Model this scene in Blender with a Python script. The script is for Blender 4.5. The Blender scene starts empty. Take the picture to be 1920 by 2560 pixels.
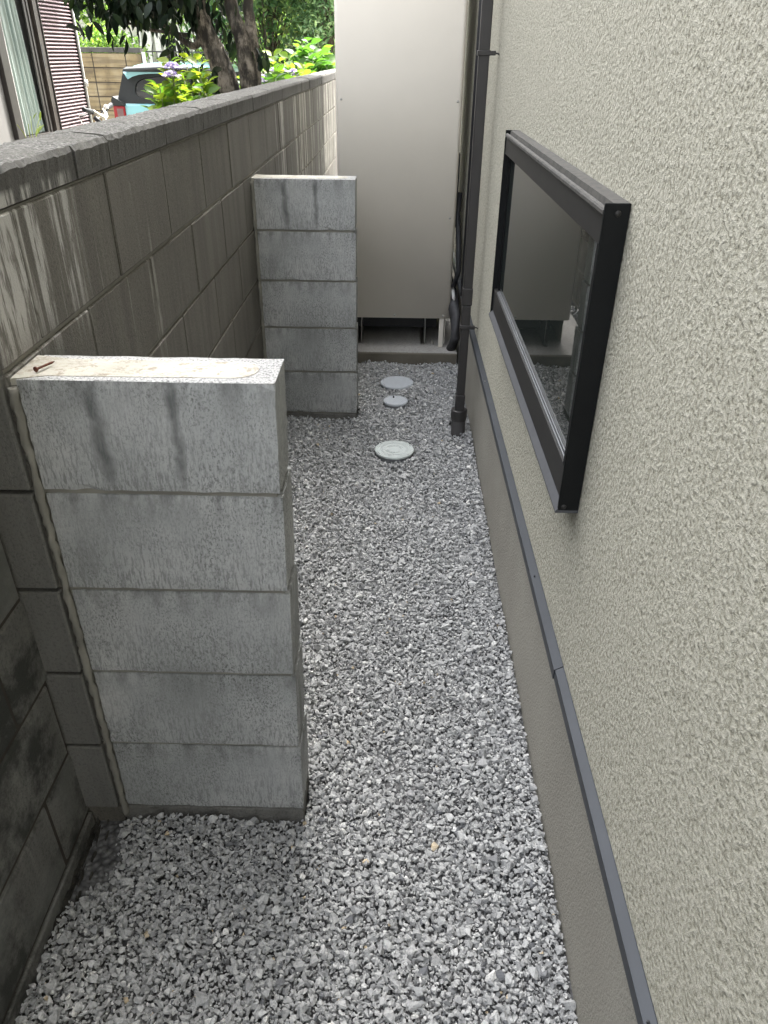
import bpy, bmesh, math, random
import numpy as np
from mathutils import Vector, Matrix
random.seed(7); rng = np.random.default_rng(7)
SC = bpy.context.scene
COL = SC.collection

# ------------------------------------------------------------------ camera
cd = bpy.data.cameras.new('camera'); cam = bpy.data.objects.new('camera', cd); COL.objects.link(cam)
cd.sensor_fit = 'VERTICAL'; cd.sensor_height = 24; cd.lens = 24*1853.9/2560
cd.clip_start = .02; cd.clip_end = 2000
cam.matrix_world = Matrix(((0.999750, -0.019274, 0.011367, 0),
                           (0.019810, 0.526119, -0.850180, 0),
                           (0.010406, 0.850192, 0.526369, 1.4489),
                           (0, 0, 0, 1)))
SC.camera = cam

# ------------------------------------------------------------------ light
SUN_EL, SUN_AZ = math.radians(60), math.radians(25)      # azimuth measured from +Y towards +X
sd = Vector((math.cos(SUN_EL)*math.sin(SUN_AZ), math.cos(SUN_EL)*math.cos(SUN_AZ), math.sin(SUN_EL)))
w = bpy.data.worlds.new('World'); SC.world = w; w.use_nodes = True
wn = w.node_tree; sky = wn.nodes.new('ShaderNodeTexSky'); sky.sky_type = 'NISHITA'; sky.sun_disc = False
sky.sun_elevation = SUN_EL; sky.sun_rotation = SUN_AZ; sky.dust_density = 6.0; sky.air_density = 1.0; sky.ozone_density = .5
bg = wn.nodes['Background']; bg.inputs['Strength'].default_value = .15
hs = wn.nodes.new('ShaderNodeHueSaturation'); hs.inputs['Saturation'].default_value = .22      # hazy, milky sky
wn.links.new(sky.outputs[0], hs.inputs['Color']); wn.links.new(hs.outputs[0], bg.inputs[0])
sl = bpy.data.lights.new('sun', 'SUN'); sl.energy = 2.0; sl.angle = math.radians(.6); sl.color = (1, .95, .86)
so = bpy.data.objects.new('sun', sl); COL.objects.link(so)
so.rotation_euler = (-sd).to_track_quat('-Z', 'Y').to_euler()
SC.view_settings.view_transform = 'Standard'; SC.view_settings.look = 'None'
SC.view_settings.gamma = 1; SC.view_settings.exposure = 3.1

# ------------------------------------------------------------------ material helpers
class Mat:
    def __init__(s, name, rough=.8, **kw):
        s.m = bpy.data.materials.new(name); s.m.use_nodes = True; s.t = s.m.node_tree
        s.b = s.t.nodes['Principled BSDF']; s.b.inputs['Roughness'].default_value = rough
        s.co = s.t.nodes.new('ShaderNodeTexCoord').outputs['Object']
        for k, v in kw.items(): s.b.inputs[k].default_value = v
    def L(s, a, b): s.t.links.new(a, b)
    def noise(s, scale, detail=4, stretch=(1, 1, 1), rough=.55, off=(0, 0, 0)):
        mp = s.t.nodes.new('ShaderNodeMapping'); mp.inputs['Scale'].default_value = stretch; mp.inputs['Location'].default_value = off
        n = s.t.nodes.new('ShaderNodeTexNoise'); n.inputs['Scale'].default_value = scale
        n.inputs['Detail'].default_value = detail; n.inputs['Roughness'].default_value = rough
        s.L(s.co, mp.inputs[0]); s.L(mp.outputs[0], n.inputs['Vector']); return n.outputs['Fac']
    def voro(s, scale, feature='F1', stretch=(1, 1, 1)):
        mp = s.t.nodes.new('ShaderNodeMapping'); mp.inputs['Scale'].default_value = stretch
        n = s.t.nodes.new('ShaderNodeTexVoronoi'); n.feature = feature; n.inputs['Scale'].default_value = scale
        s.L(s.co, mp.inputs[0]); s.L(mp.outputs[0], n.inputs['Vector']); return n.outputs['Distance']
    def ramp(s, f, stops):
        r = s.t.nodes.new('ShaderNodeValToRGB'); el = r.color_ramp.elements
        while len(el) < len(stops): el.new(.5)
        for e, (p, c) in zip(el, stops):
            e.position = p; e.color = (c, c, c, 1) if isinstance(c, (int, float)) else (*c, 1)
        s.L(f, r.inputs[0]); return r.outputs[0]
    def mix(s, fac, a, b, mode='MIX'):
        n = s.t.nodes.new('ShaderNodeMix'); n.data_type = 'RGBA'; n.blend_type = mode
        for i, v in ((0, fac), (6, a), (7, b)):
            if isinstance(v, (int, float)): n.inputs[i].default_value = v if i == 0 else (v, v, v, 1)
            elif isinstance(v, tuple): n.inputs[i].default_value = (*v, 1)
            else: s.L(v, n.inputs[i])
        return n.outputs[2]
    def math(s, op, a, b=None, c=None):
        n = s.t.nodes.new('ShaderNodeMath'); n.operation = op
        for i, v in enumerate((a, b, c)):
            if v is None: continue
            if isinstance(v, (int, float)): n.inputs[i].default_value = v
            else: s.L(v, n.inputs[i])
        return n.outputs[0]
    def sep(s):
        n = s.t.nodes.new('ShaderNodeSeparateXYZ'); s.L(s.co, n.inputs[0]); return n.outputs
    def rng(s, v, a, b, c=0., d=1.):
        n = s.t.nodes.new('ShaderNodeMapRange'); s.L(v, n.inputs[0])
        for i, q in enumerate((a, b, c, d)): n.inputs[i+1].default_value = q
        return n.outputs[0]
    def col(s, c):
        if isinstance(c, tuple): s.b.inputs['Base Color'].default_value = (*c, 1)
        else: s.L(c, s.b.inputs['Base Color'])
        return s
    def bump(s, f, dist, strength=1.):
        n = s.t.nodes.new('ShaderNodeBump'); n.inputs['Distance'].default_value = dist; n.inputs['Strength'].default_value = strength
        s.L(f, n.inputs['Height'])
        prev = s.b.inputs['Normal'].links
        if prev: s.L(prev[0].from_socket, n.inputs['Normal'])
        s.L(n.outputs[0], s.b.inputs['Normal']); return s
M = {}
def plain(name, c, rough=.5, var=.12, scale=30, **kw):
    m = Mat(name, rough, **kw); n = m.noise(scale)
    lo = tuple(x*(1-var) for x in c); hi = tuple(min(1, x*(1+var)) for x in c)
    m.col(m.ramp(n, [(.3, lo), (.7, hi)])); M[name] = m.m; return m

# new pale pier blocks: pale grey, dark pin pits, vertical drag marks
m = Mat('pier_block', .95)
X, Y, Z = m.sep()
big = m.noise(5, 5, (1, 1, .7)); st = m.noise(300, 4, (1, 1, .14), .6); sp = m.noise(300, 5, (1, 1, .5), .85)
pat = m.noise(6, 4, (1, 1, .18), off=(3, 1, 0)); msk = m.noise(9, 5, (1, 1, .6), .65, (7, 2, 2)); ft = m.noise(38, 4, (1, 1, .3), .7)
base = m.ramp(big, [(.32, (.30, .31, .305)), (.52, (.405, .415, .41)), (.68, (.50, .505, .495))])
base = m.mix(m.ramp(pat, [(.57, 0.), (.66, .7)]), base, (.15, .157, .155))
up = m.math('FRACT', m.math('MULTIPLY', m.math('SUBTRACT', Z, .036), 5.))          # grime caught under each bed joint
base = m.mix(m.math('MULTIPLY', m.rng(up, .62, .97), m.ramp(ft, [(.40, 0.), (.62, .75)])), base, (.14, .145, .14))
wob = m.math('MULTIPLY', m.math('SUBTRACT', m.noise(7, 3, (1, 1, 1.5)), .5), .06)
for sx_, sw_ in ((-.078, .016), (.043, .012)):                                         # two rain stains down the top block
    d_ = m.math('ABSOLUTE', m.math('SUBTRACT', m.math('ADD', X, wob), sx_))
    f_ = m.math('MULTIPLY', m.math('MULTIPLY', m.rng(d_, sw_, sw_*.25), m.rng(Z, .83, .86)), m.ramp(ft, [(.35, .45), (.6, .95)]))
    base = m.mix(f_, base, (.125, .13, .128))
pit = m.math('MULTIPLY', m.ramp(sp, [(.42, 1.), (.50, 0.)]), m.ramp(msk, [(.38, .25), (.62, 1.)]))
drag = m.math('MULTIPLY', m.ramp(st, [(.42, 1.), (.50, 0.)]), m.math('MULTIPLY', m.rng(up, .9, .1, .15, 1.), m.ramp(msk, [(.40, .8), (.62, .35)])))
base = m.mix(drag, base, (.23, .235, .23)); base = m.mix(pit, base, (.12, .125, .12))
m.col(base).bump(sp, .004, .5).bump(st, .002, .4); M['pier_block'] = m.m
m = Mat('pier_top', .95)
sp = m.noise(230, 4, (1, 1, 1), .8)
m.col(m.ramp(sp, [(.40, (.12, .12, .12)), (.5, (.36, .36, .35)), (.7, (.46, .46, .45))])).bump(sp, .004, .6); M['pier_top'] = m.m
m = Mat('mortar_fill', .9)
a = m.noise(12, 5); b_ = m.noise(60, 5, rough=.7)
c = m.ramp(a, [(.3, (.32, .305, .255)), (.7, (.44, .425, .37))])
c = m.mix(m.ramp(b_, [(.36, .85), (.46, 0.)]), c, (.20, .165, .12)); cr = m.noise(9, 6, (1, 2, 1), .7, (2, 8, 0))
c = m.mix(m.ramp(cr, [(.485, 0.), (.5, .6), (.515, 0.)]), c, (.17, .14, .10))
m.col(c).bump(b_, .004, .7); M['mortar_fill'] = m.m
m = Mat('joint_mortar', .95); a = m.noise(14, 5); b_ = m.noise(150, 3)
m.col(m.ramp(a, [(.3, (.18, .173, .15)), (.7, (.27, .26, .225))])).bump(b_, .002, .6); M['joint_mortar'] = m.m

# old boundary wall: brown grey, rain streaks, lime runs
def wall_mat(name, lo, hi, dark, lime=False, moss=False, pits=.5):
    m = Mat(name, .95)
    X, Y, Z = m.sep()
    big = m.noise(2.2, 4); st = m.noise(22, 5, (1, 1, .06), .6); sp = m.noise(190, 4, (1, 1, .8), .75)
    c = m.ramp(big, [(.32, lo), (.68, hi)])
    c = m.mix(m.ramp(st, [(.38, .45), (.58, 0.)]), c, tuple(x*.62 for x in lo))
    st2 = m.noise(30, 4, (1, 1, .05), .6, (5, 2, 1))
    c = m.mix(m.ramp(st2, [(.62, 0.), (.74, .20)]), c, tuple(min(1, x*1.6) for x in hi))
    c = m.mix(m.ramp(sp, [(.36, pits), (.5, 0.)]), c, dark)
    if moss:
        bl = m.noise(4.5, 6, rough=.7); c = m.mix(m.ramp(bl, [(.46, 0.), (.58, .9)]), c, (.028, .030, .026))
        gr = m.noise(3.4, 4, off=(2, 5, 1)); c = m.mix(m.ramp(gr, [(.52, 0.), (.66, .6)]), c, (.20, .205, .19))
    if lime:                                            # white lime runs below the coping
        edge = m.noise(16, 4, (1, 1, .03), .65, (1, 3, 0)); fine = m.noise(70, 4, (1, 1, .12), .7)
        def run(y0, y1, z0, z1, thr, amt):
            my = m.math('MULTIPLY', m.rng(Y, y0-.03, y0+.03), m.rng(Y, y1-.03, y1+.03, 1., 0.))
            mz = m.math('MULTIPLY', m.rng(Z, z0, z0+.12), m.rng(Z, z1, z1+.01, 1., 0.))
            f = m.math('MULTIPLY', m.ramp(edge, [(thr-.025, 0.), (thr+.02, 1.)]), m.ramp(fine, [(.42, .1), (.52, 1.)]))
            return m.math('MULTIPLY', m.math('MULTIPLY', m.math('MULTIPLY', my, mz), f), amt)
        c = m.mix(run(1.02-3, 1.40-3, .98, 1.262, .50, .75), c, (.52, .51, .48))
        c = m.mix(run(1.38-3, 2.2-3, .74, 1.2, .58, .5), c, (.40, .385, .35))
        c = m.mix(run(3.9-3, 7.5-3, .6, 1.24, .56, .8), c, (.46, .45, .40))
    m.col(c).bump(sp, .004, .7).bump(big, .01, .15); M[name] = m.m
wall_mat('old_block', (.118, .110, .092), (.158, .148, .126), (.042, .040, .035), lime=True)
wall_mat('end_block', (.150, .148, .135), (.195, .192, .178), (.06, .06, .055))
wall_mat('old_coping', (.082, .079, .072), (.118, .114, .103), (.04, .04, .036), lime=True, pits=.8)
wall_mat('lower_block', (.145, .143, .13), (.24, .236, .218), (.04, .04, .037), moss=True)
m = Mat('coping_top', 1.); a = m.noise(150, 5, rough=.8); b_ = m.noise(9, 4); c = m.noise(60, 4, rough=.7)
cc = m.ramp(a, [(.36, (.035, .035, .032)), (.52, (.15, .147, .135)), (.66, (.36, .355, .33))])
cc = m.mix(m.ramp(b_, [(.4, .5), (.6, 0.)]), cc, (.13, .125, .11))
m.col(cc).bump(a, .008, .9).bump(c, .008, .5); M['coping_top'] = m.m

# stucco
m = Mat('stucco', .95)
v1 = m.noise(150, 4, (1, 1, 1), .62); v2 = m.noise(420, 2, rough=.6, off=(4, 4, 4)); v3 = m.noise(3, 3)
c = m.ramp(v1, [(.32, (.22, .208, .155)), (.44, (.39, .375, .295)), (.54, (.47, .452, .368)), (.68, (.56, .54, .45))])
c = m.mix(m.ramp(v3, [(.3, .10), (.7, 0.)]), c, (.36, .34, .28))
m.col(c).bump(v2, .0018, .6).bump(m.ramp(v1, [(.28, 0.), (.72, 1.)]), .0029, 1.); M['stucco'] = m.m
m = Mat('foundation_coat', .9); v1 = m.noise(170, 3, rough=.6)
m.col(m.ramp(m.noise(4, 3), [(.3, (.28, .265, .225)), (.7, (.33, .315, .27))])).bump(v1, .004, .9); M['foundation_coat'] = m.m
m = plain('trim_metal', (.042, .047, .054), .5, .08, 12); m.b.inputs['Metallic'].default_value = .25
m = plain('frame_black', (.005, .0058, .006), .6, .15, 20); m.b.inputs['Specular IOR Level'].default_value = .2; m.bump(m.noise(400, 2), .0004, .4)
m = plain('frame_bronze', (.024, .023, .0215), .5, .10, 20); m.b.inputs['Specular IOR Level'].default_value = .3; m.bump(m.noise(300, 2), .0004, .4)
m = Mat('frame_top', .7); a = m.noise(60, 5, (1, 1, 1), .7); m.col(m.ramp(a, [(.35, (.032, .031, .028)), (.6, (.075, .071, .062))])); M['frame_top'] = m.m
m = plain('ledge_grey', (.06, .062, .067), .5, .1, 60)
m = Mat('window_glass', .012, IOR=2.8); m.col((.020, .024, .022)); m.b.inputs['Specular IOR Level'].default_value = .8; M['window_glass'] = m.m
plain('gasket_grey', (.12, .125, .13), .4)
plain('pipe_brown', (.030, .028, .0275), .45, .06, 8)
plain('pipe_grey', (.075, .072, .072), .5, .06, 8)
m = plain('tank_paint', (.65, .61, .54), .40, .03, 3); m.b.inputs['Specular IOR Level'].default_value = .4
plain('steel', (.45, .44, .42), .3, .1, 50, Metallic=.9)
plain('black_rubber', (.012, .013, .016), .55)
plain('white_plastic', (.70, .70, .68), .5)
plain('grey_insulation', (.045, .045, .048), .6, .2, 40)
m = Mat('pad_concrete', .9); a = m.noise(3, 5, (1, .35, 1)); b_ = m.noise(90, 4)
c = m.ramp(a, [(.3, (.20, .195, .18)), (.48, (.33, .32, .30)), (.7, (.44, .43, .41))])
m.col(m.mix(m.ramp(b_, [(.35, .4), (.5, 0.)]), c, (.15, .14, .12))).bump(b_, .002, .4); M['pad_concrete'] = m.m
m = Mat('pad_side', .9); a = m.noise(5, 5); m.col(m.ramp(a, [(.3, (.105, .095, .075)), (.7, (.17, .155, .125))])).bump(m.noise(80), .003, .5); M['pad_side'] = m.m
plain('cover_plastic', (.48, .51, .54), .45, .05, 40); plain('cover_pale', (.50, .54, .525), .5, .05, 40); plain('cover_mark', (.40, .43, .43), .6, .1)
plain('pipe_pvc', (.20, .21, .22), .6)
m = Mat('rust', .85); m.col(m.ramp(m.noise(160, 5), [(.35, (.05, .016, .010)), (.7, (.16, .05, .025))])); M['rust'] = m.m
m = Mat('soil', 1.); a = m.noise(40, 6, rough=.7); m.col(m.ramp(a, [(.35, (.018, .017, .014)), (.7, (.075, .07, .058))])).bump(a, .02, .8); M['soil'] = m.m
m = Mat('gravel_stone', .85)
at = m.t.nodes.new('ShaderNodeAttribute'); at.attribute_name = 'tone'
c = m.ramp(at.outputs['Fac'], [(0., (.10, .105, .115)), (.10, (.23, .235, .238)), (.5, (.395, .40, .395)), (.88, (.55, .555, .545)), (.95, (.66, .66, .64)), (.965, (.46, .37, .24)), (1., (.56, .47, .33))])
v = m.noise(140, 4, rough=.7); c = m.mix(m.ramp(v, [(.36, .5), (.52, 0.)]), c, (.16, .165, .17)); c = m.mix(m.ramp(v, [(.62, 0.), (.72, .5)]), c, (.66, .66, .65))
m.col(c).bump(m.noise(400, 3), .0015, .5); M['gravel_stone'] = m.m
m = Mat('gravel_bed', 1.); v = m.voro(75); m.col(m.ramp(v, [(.0, (.20, .20, .20)), (.8, (.06, .06, .062))])).bump(v, -.01, 1.); M['gravel_bed'] = m.m
m = Mat('yard_ground', 1.); m.col(m.ramp(m.noise(3, 6), [(.3, (.16, .15, .13)), (.7, (.26, .25, .22))])); M['yard_ground'] = m.m

def leaf_mat(name, cols, trans=.5, rough=.45, tcol=None):
    m = Mat(name, rough); m.b.inputs['Specular IOR Level'].default_value = .3; at = m.t.nodes.new('ShaderNodeAttribute'); at.attribute_name = 'tone'
    n = len(cols)
    c = m.ramp(at.outputs['Fac'], [(i/(n-1), cc) for i, cc in enumerate(cols)]); m.col(c)
    tr = m.t.nodes.new('ShaderNodeBsdfTranslucent'); mx = m.t.nodes.new('ShaderNodeMixShader'); mx.inputs[0].default_value = trans
    tint = m.mix(1., c, tcol or (1., 1., .6), 'MULTIPLY'); tint = m.mix(1., tint, 2.2, 'MULTIPLY'); m.L(tint, tr.inputs[0])
    out = m.t.nodes['Material Output']; m.L(m.b.outputs[0], mx.inputs[1]); m.L(tr.outputs[0], mx.inputs[2]); m.L(mx.outputs[0], out.inputs[0]); M[name] = m.m
leaf_mat('hydrangea_leaf', [(.022, .062, .012), (.040, .105, .016), (.075, .15, .018), (.15, .20, .022)], .5)
leaf_mat('camellia_leaf', [(.006, .013, .008), (.009, .020, .010), (.016, .032, .012), (.035, .06, .015)], .12, .45)
leaf_mat('fresh_leaf', [(.05, .10, .03), (.09, .17, .04), (.16, .26, .06), (.26, .36, .10)], .45)
leaf_mat('dark_leaf', [(.015, .04, .018), (.03, .07, .028), (.07, .12, .045), (.22, .26, .10)], .4)
leaf_mat('maple_leaf', [(.03, .07, .035), (.06, .12, .06), (.12, .20, .11), (.26, .34, .22)], .4)
leaf_mat('petal', [(.16, .14, .32), (.24, .20, .38), (.36, .29, .42), (.58, .54, .60)], .3, .6, (1, 1, 1))
m = Mat('bark', .95); a = m.noise(22, 6, (1, 1, .5), .7); b_ = m.noise(7, 4)
c = m.ramp(a, [(.40, (.025, .022, .018)), (.5, (.09, .078, .062)), (.60, (.26, .23, .19))])
m.col(m.mix(m.ramp(b_, [(.48, 0.), (.6, .7)]), c, (.045, .042, .035))).bump(a, .012, .9); M['bark'] = m.m
plain('stem_green', (.12, .15, .06), .7); plain('twig', (.07, .055, .04), .9)
plain('louver_pink', (.215, .155, .165), .5, .06, 10); plain('dark_bronze', (.028, .024, .022), .4); plain('sash_brown', (.045, .036, .031), .4)
m = Mat('curtain', .9); X, Y, Z = m.sep(); m.col(m.ramp(m.noise(1, 2, (1, 30, .3)), [(.35, (.22, .27, .255)), (.65, (.42, .48, .45))])); M['curtain'] = m.m
m = plain('speckle_grey', (.42, .41, .40), .9, .5, 160)
plain('plaster_grey', (.20, .195, .19), .9, .06, 5); plain('roof_tile', (.07, .07, .08), .7)
m = Mat('deco_block', .95); a = m.noise(2.5, 5, (1, 1, .6)); st = m.noise(18, 3, (.05, .05, 1)); b_ = m.noise(26, 3)
c = m.ramp(a, [(.36, (.10, .078, .05)), (.50, (.23, .175, .095)), (.66, (.30, .245, .155))])
c = m.mix(m.ramp(st, [(.42, .6), (.52, 0.)]), c, (.10, .075, .05)); c = m.mix(m.ramp(b_, [(.30, .8), (.36, 0.)]), c, (.05, .04, .03)); m.col(c); M['deco_block'] = m.m
plain('deco_coping', (.07, .066, .06), .9, .25, 8); plain('dark_joint', (.05, .042, .035), .95)
m = Mat('car_paint', .3); m.col((.20, .46, .51)); m.b.inputs['Coat Weight'].default_value = .8; M['car_paint'] = m.m
m = Mat('car_glass', .03, IOR=1.5); m.col((.012, .015, .017)); m.b.inputs['Specular IOR Level'].default_value = .8; M['car_glass'] = m.m
plain('car_black', (.008, .011, .012), .6); plain('lamp_red', (.22, .008, .012), .2); plain('lamp_clear', (.14, .08, .08), .2)
plain('car_seat', (.16, .10, .09), .8)
plain('tyre', (.02, .02, .02), .8); plain('chrome', (.6, .6, .6), .15, Metallic=1.); plain('cream_paint', (.62, .60, .52), .4)
plain('building_panel', (.52, .51, .46), .8, .06, 1.5); plain('building_trim', (.66, .66, .64), .6); plain('building_shade', (.40, .39, .355), .8)
plain('fence_iron', (.03, .031, .033), .5); plain('interior_dark', (.03, .03, .03), .8)
plain('weed_leaf', (.30, .36, .06), .6)

# ------------------------------------------------------------------ mesh helpers
def tag(o, label=None, cat=None, group=None, kind=None):
    for k, v in (('label', label), ('category', cat), ('group', group), ('kind', kind)):
        if v: o[k] = v
    return o
def thing(name, loc, label, cat, group=None):
    o = bpy.data.objects.new(name, None); o.location = loc; o.empty_display_size = .1; COL.objects.link(o)
    return tag(o, label, cat, group)
def origin(p):
    v = Vector((0, 0, 0))
    while p: v += p.location; p = p.parent
    return v
class MB:
    """collects shapes in world coordinates, builds one mesh object"""
    def __init__(s): s.bm = bmesh.new(); s.mi = 0
    def _n(s, n0):
        for f in list(s.bm.faces)[n0:]: f.material_index = s.mi
    def box(s, x0, x1, y0, y1, z0, z1, bev=0., seg=1, jit=0.):
        n0 = len(s.bm.faces)
        b = bmesh.new(); bmesh.ops.create_cube(b, size=1)
        for v in b.verts: v.co = Vector((x0+(v.co.x+.5)*(x1-x0), y0+(v.co.y+.5)*(y1-y0), z0+(v.co.z+.5)*(z1-z0)))
        if bev: bmesh.ops.bevel(b, geom=b.edges[:], offset=bev, segments=seg, affect='EDGES', profile=.5)
        if jit:
            for v in b.verts: v.co += Vector([random.uniform(-jit, jit) for _ in range(3)])
        s.join(b); return s
    def join(s, b, mat=None, smooth=False):
        if mat is not None: b.transform(mat)
        mp = {v: s.bm.verts.new(v.co) for v in b.verts}
        for f in b.faces:
            try:
                nf = s.bm.faces.new([mp[v] for v in f.verts]); nf.material_index = s.mi; nf.smooth = f.smooth or smooth
            except ValueError: pass
        b.free()
    def obox(s, c, size, mat, bev=0.):
        b = bmesh.new(); bmesh.ops.create_cube(b, size=1)
        for v in b.verts: v.co = Vector((v.co.x*size[0], v.co.y*size[1], v.co.z*size[2]))
        if bev: bmesh.ops.bevel(b, geom=b.edges[:], offset=bev, segments=2, affect='EDGES', profile=.5)
        s.join(b, Matrix.Translation(c) @ mat.to_4x4()); return s
    def prism(s, poly, axis, a0, a1, smooth=False):
        """poly: list of 2D points in the plane normal to axis"""
        def P(u, v, a): return {'x': (a, u, v), 'y': (u, a, v), 'z': (u, v, a)}[axis]
        A = [s.bm.verts.new(P(u, v, a0)) for u, v in poly]; B = [s.bm.verts.new(P(u, v, a1)) for u, v in poly]
        n = len(poly); fs = [s.bm.faces.new(A), s.bm.faces.new(B[::-1])]
        for i in range(n):
            f = s.bm.faces.new([A[i], B[i], B[(i+1) % n], A[(i+1) % n]]); f.smooth = smooth; fs.append(f)
        for f in fs: f.material_index = s.mi
        return s
    def tube(s, pts, r, n=10, cap=True, lump=0.):
        pts = [Vector(p) for p in pts]; rs = r if isinstance(r, (list, tuple)) else [r]*len(pts)
        rings = []; ref = Vector((0, 0, 1)) if abs((pts[1]-pts[0]).normalized().z) < .9 else Vector((1, 0, 0))
        for i, p in enumerate(pts):
            d = (pts[min(i+1, len(pts)-1)]-pts[max(i-1, 0)]).normalized()
            a = d.cross(ref).normalized(); b = d.cross(a).normalized(); ref = -a.cross(d) if False else ref
            rings.append([s.bm.verts.new(p+(a*math.cos(t)+b*math.sin(t))*rs[i]*(1+random.uniform(-lump, lump))) for t in [2*math.pi*k/n for k in range(n)]])
        for i in range(len(rings)-1):
            for k in range(n):
                f = s.bm.faces.new([rings[i][k], rings[i][(k+1) % n], rings[i+1][(k+1) % n], rings[i+1][k]]); f.smooth = True; f.material_index = s.mi
        if cap:
            for rg in (rings[0], rings[-1][::-1]):
                f = s.bm.faces.new(rg); f.material_index = s.mi
        return s
    def disc(s, c, prof, n=48, axis='z'):
        """lathe: prof list of (r, h) about axis at c"""
        rings = []
        def P(x, y, h): return Vector(c)+Vector({'z': (x, y, h), 'y': (x, h, y), 'x': (h, x, y)}[axis])
        for r_, h in prof:
            if r_ <= 1e-6: rings.append([s.bm.verts.new(P(0, 0, h))])
            else: rings.append([s.bm.verts.new(P(r_*math.cos(2*math.pi*k/n), r_*math.sin(2*math.pi*k/n), h)) for k in range(n)])
        for A, B in zip(rings, rings[1:]):
            for k in range(n):
                q = [A[k % len(A)], A[(k+1) % len(A)], B[(k+1) % len(B)], B[k % len(B)]]
                q = list(dict.fromkeys(q))
                if len(q) > 2: f = s.bm.faces.new(q); f.material_index = s.mi
        return s
    def build(s, name, mats, parent=None, recalc=True, smooth_angle=None):
        if recalc: bmesh.ops.recalc_face_normals(s.bm, faces=s.bm.faces[:])
        o_ = origin(parent)
        if parent: bmesh.ops.translate(s.bm, verts=s.bm.verts[:], vec=-o_)
        me = bpy.data.meshes.new(name); s.bm.to_mesh(me); s.bm.free()
        for mm in (mats if isinstance(mats, list) else [mats]): me.materials.append(M[mm])
        o = bpy.data.objects.new(name, me); COL.objects.link(o)
        if parent: o.parent = parent
        return o
def tri_mesh(name, verts, faces, mats, parent=None, tone=None, mi=None):
    verts = np.asarray(verts, np.float32).reshape(-1, 3); faces = np.asarray(faces, np.int32)
    if parent: verts = verts-np.array(origin(parent), np.float32)
    me = bpy.data.meshes.new(name); nv, nf, k = len(verts), len(faces), faces.shape[1]
    me.vertices.add(nv); me.vertices.foreach_set('co', verts.ravel())
    me.loops.add(nf*k); me.loops.foreach_set('vertex_index', faces.ravel())
    me.polygons.add(nf); me.polygons.foreach_set('loop_start', np.arange(nf, dtype=np.int32)*k)
    if tone is not None:
        at = me.attributes.new('tone', 'FLOAT', 'POINT'); at.data.foreach_set('value', np.asarray(tone, np.float32))
    me.update(calc_edges=True)
    if name == 'gravel': me.shade_flat()
    for mm in (mats if isinstance(mats, list) else [mats]): me.materials.append(M[mm])
    if mi is not None: me.polygons.foreach_set('material_index', np.asarray(mi, np.int32))
    o = bpy.data.objects.new(name, me); COL.objects.link(o)
    if parent: o.parent = parent
    return o
def rot_from(d, roll):
    """arrays: unit dir d (n,3) -> matrices whose y axis is d, rolled"""
    d = d/np.linalg.norm(d, axis=1, keepdims=True)
    up = np.tile([0, 0, 1.], (len(d), 1)); up[np.abs(d[:, 2]) > .97] = [1, 0, 0]
    x = np.cross(d, up); x /= np.linalg.norm(x, axis=1, keepdims=True); z = np.cross(x, d)
    c, s_ = np.cos(roll)[:, None], np.sin(roll)[:, None]
    return np.stack([c*x+s_*z, d, -s_*x+c*z], axis=2)
def leaf_shape(wd=.3, fold=.12, droop=.25, k=5):
    """leaf of length 1 along +y: quads either side of the midrib"""
    t = np.linspace(0, 1, k+1); hw = wd*np.sin(np.pi*np.clip(t, .001, 1)**.85)**.8; hw[0] = .015; hw[-1] = .0
    z = -droop*t**2
    v = []
    for i in range(k+1): v += [(-hw[i], t[i], z[i]+fold*hw[i]*2), (0, t[i], z[i]), (hw[i], t[i], z[i]+fold*hw[i]*2)]
    f = []
    for i in range(k):
        a = 3*i; f += [(a, a+1, a+4, a+3), (a+1, a+2, a+5, a+4)]
    return np.array(v), np.array(f)
def leaves(name, pos, dirs, sizes, mat, parent, shape=None, tone=None, droop=.25, wd=.3):
    pos, dirs, sizes = map(np.asarray, (pos, dirs, sizes)); n = len(pos)
    sv, sf = shape or leaf_shape(wd, .12, droop)
    R = rot_from(dirs, rng.uniform(-.9, .9, n))
    V = np.einsum('nij,kj->nki', R, sv)*sizes[:, None, None]+pos[:, None, :]
    F = sf[None]+(np.arange(n)*len(sv))[:, None, None]
    tn = rng.uniform(0, 1, n) if tone is None else tone
    return tri_mesh(name, V.reshape(-1, 3), F.reshape(-1, sf.shape[1]), mat, parent, np.repeat(tn, len(sv)))

# ------------------------------------------------------------------ ground
XL, XN, ZB, XS, XF = -.583, -.655, .036, .335, .349
P1, P2, TH = 1.038, 3.145, .112
me_v, me_f = [], []
mb = MB(); mb.box(-.64, .36, -3.2, 9., -.30, -.022); g = mb.build('ground', 'gravel_bed'); tag(g, kind='structure')
mb = MB()
ys = [-400, -10, 5, 9, 10, 12, 16, 40, 600]; zs = [-.12, -.12, -.12, -.16, -.30, -.34, -.34, -.34, -.34]
xs = [-500, -30, -.70, -.66, .36, 30, 500]
grid = [[mb.bm.verts.new((x, y, z-(.22 if -.68 < x < .5 and y < 9.2 else 0))) for x in xs] for y, z in zip(ys, zs)]
for i in range(len(ys)-1):
    for j in range(len(xs)-1): mb.bm.faces.new([grid[i][j], grid[i][j+1], grid[i+1][j+1], grid[i+1][j]])
o = mb.build('yard', 'yard_ground', recalc=False); tag(o, kind='structure')

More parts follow.
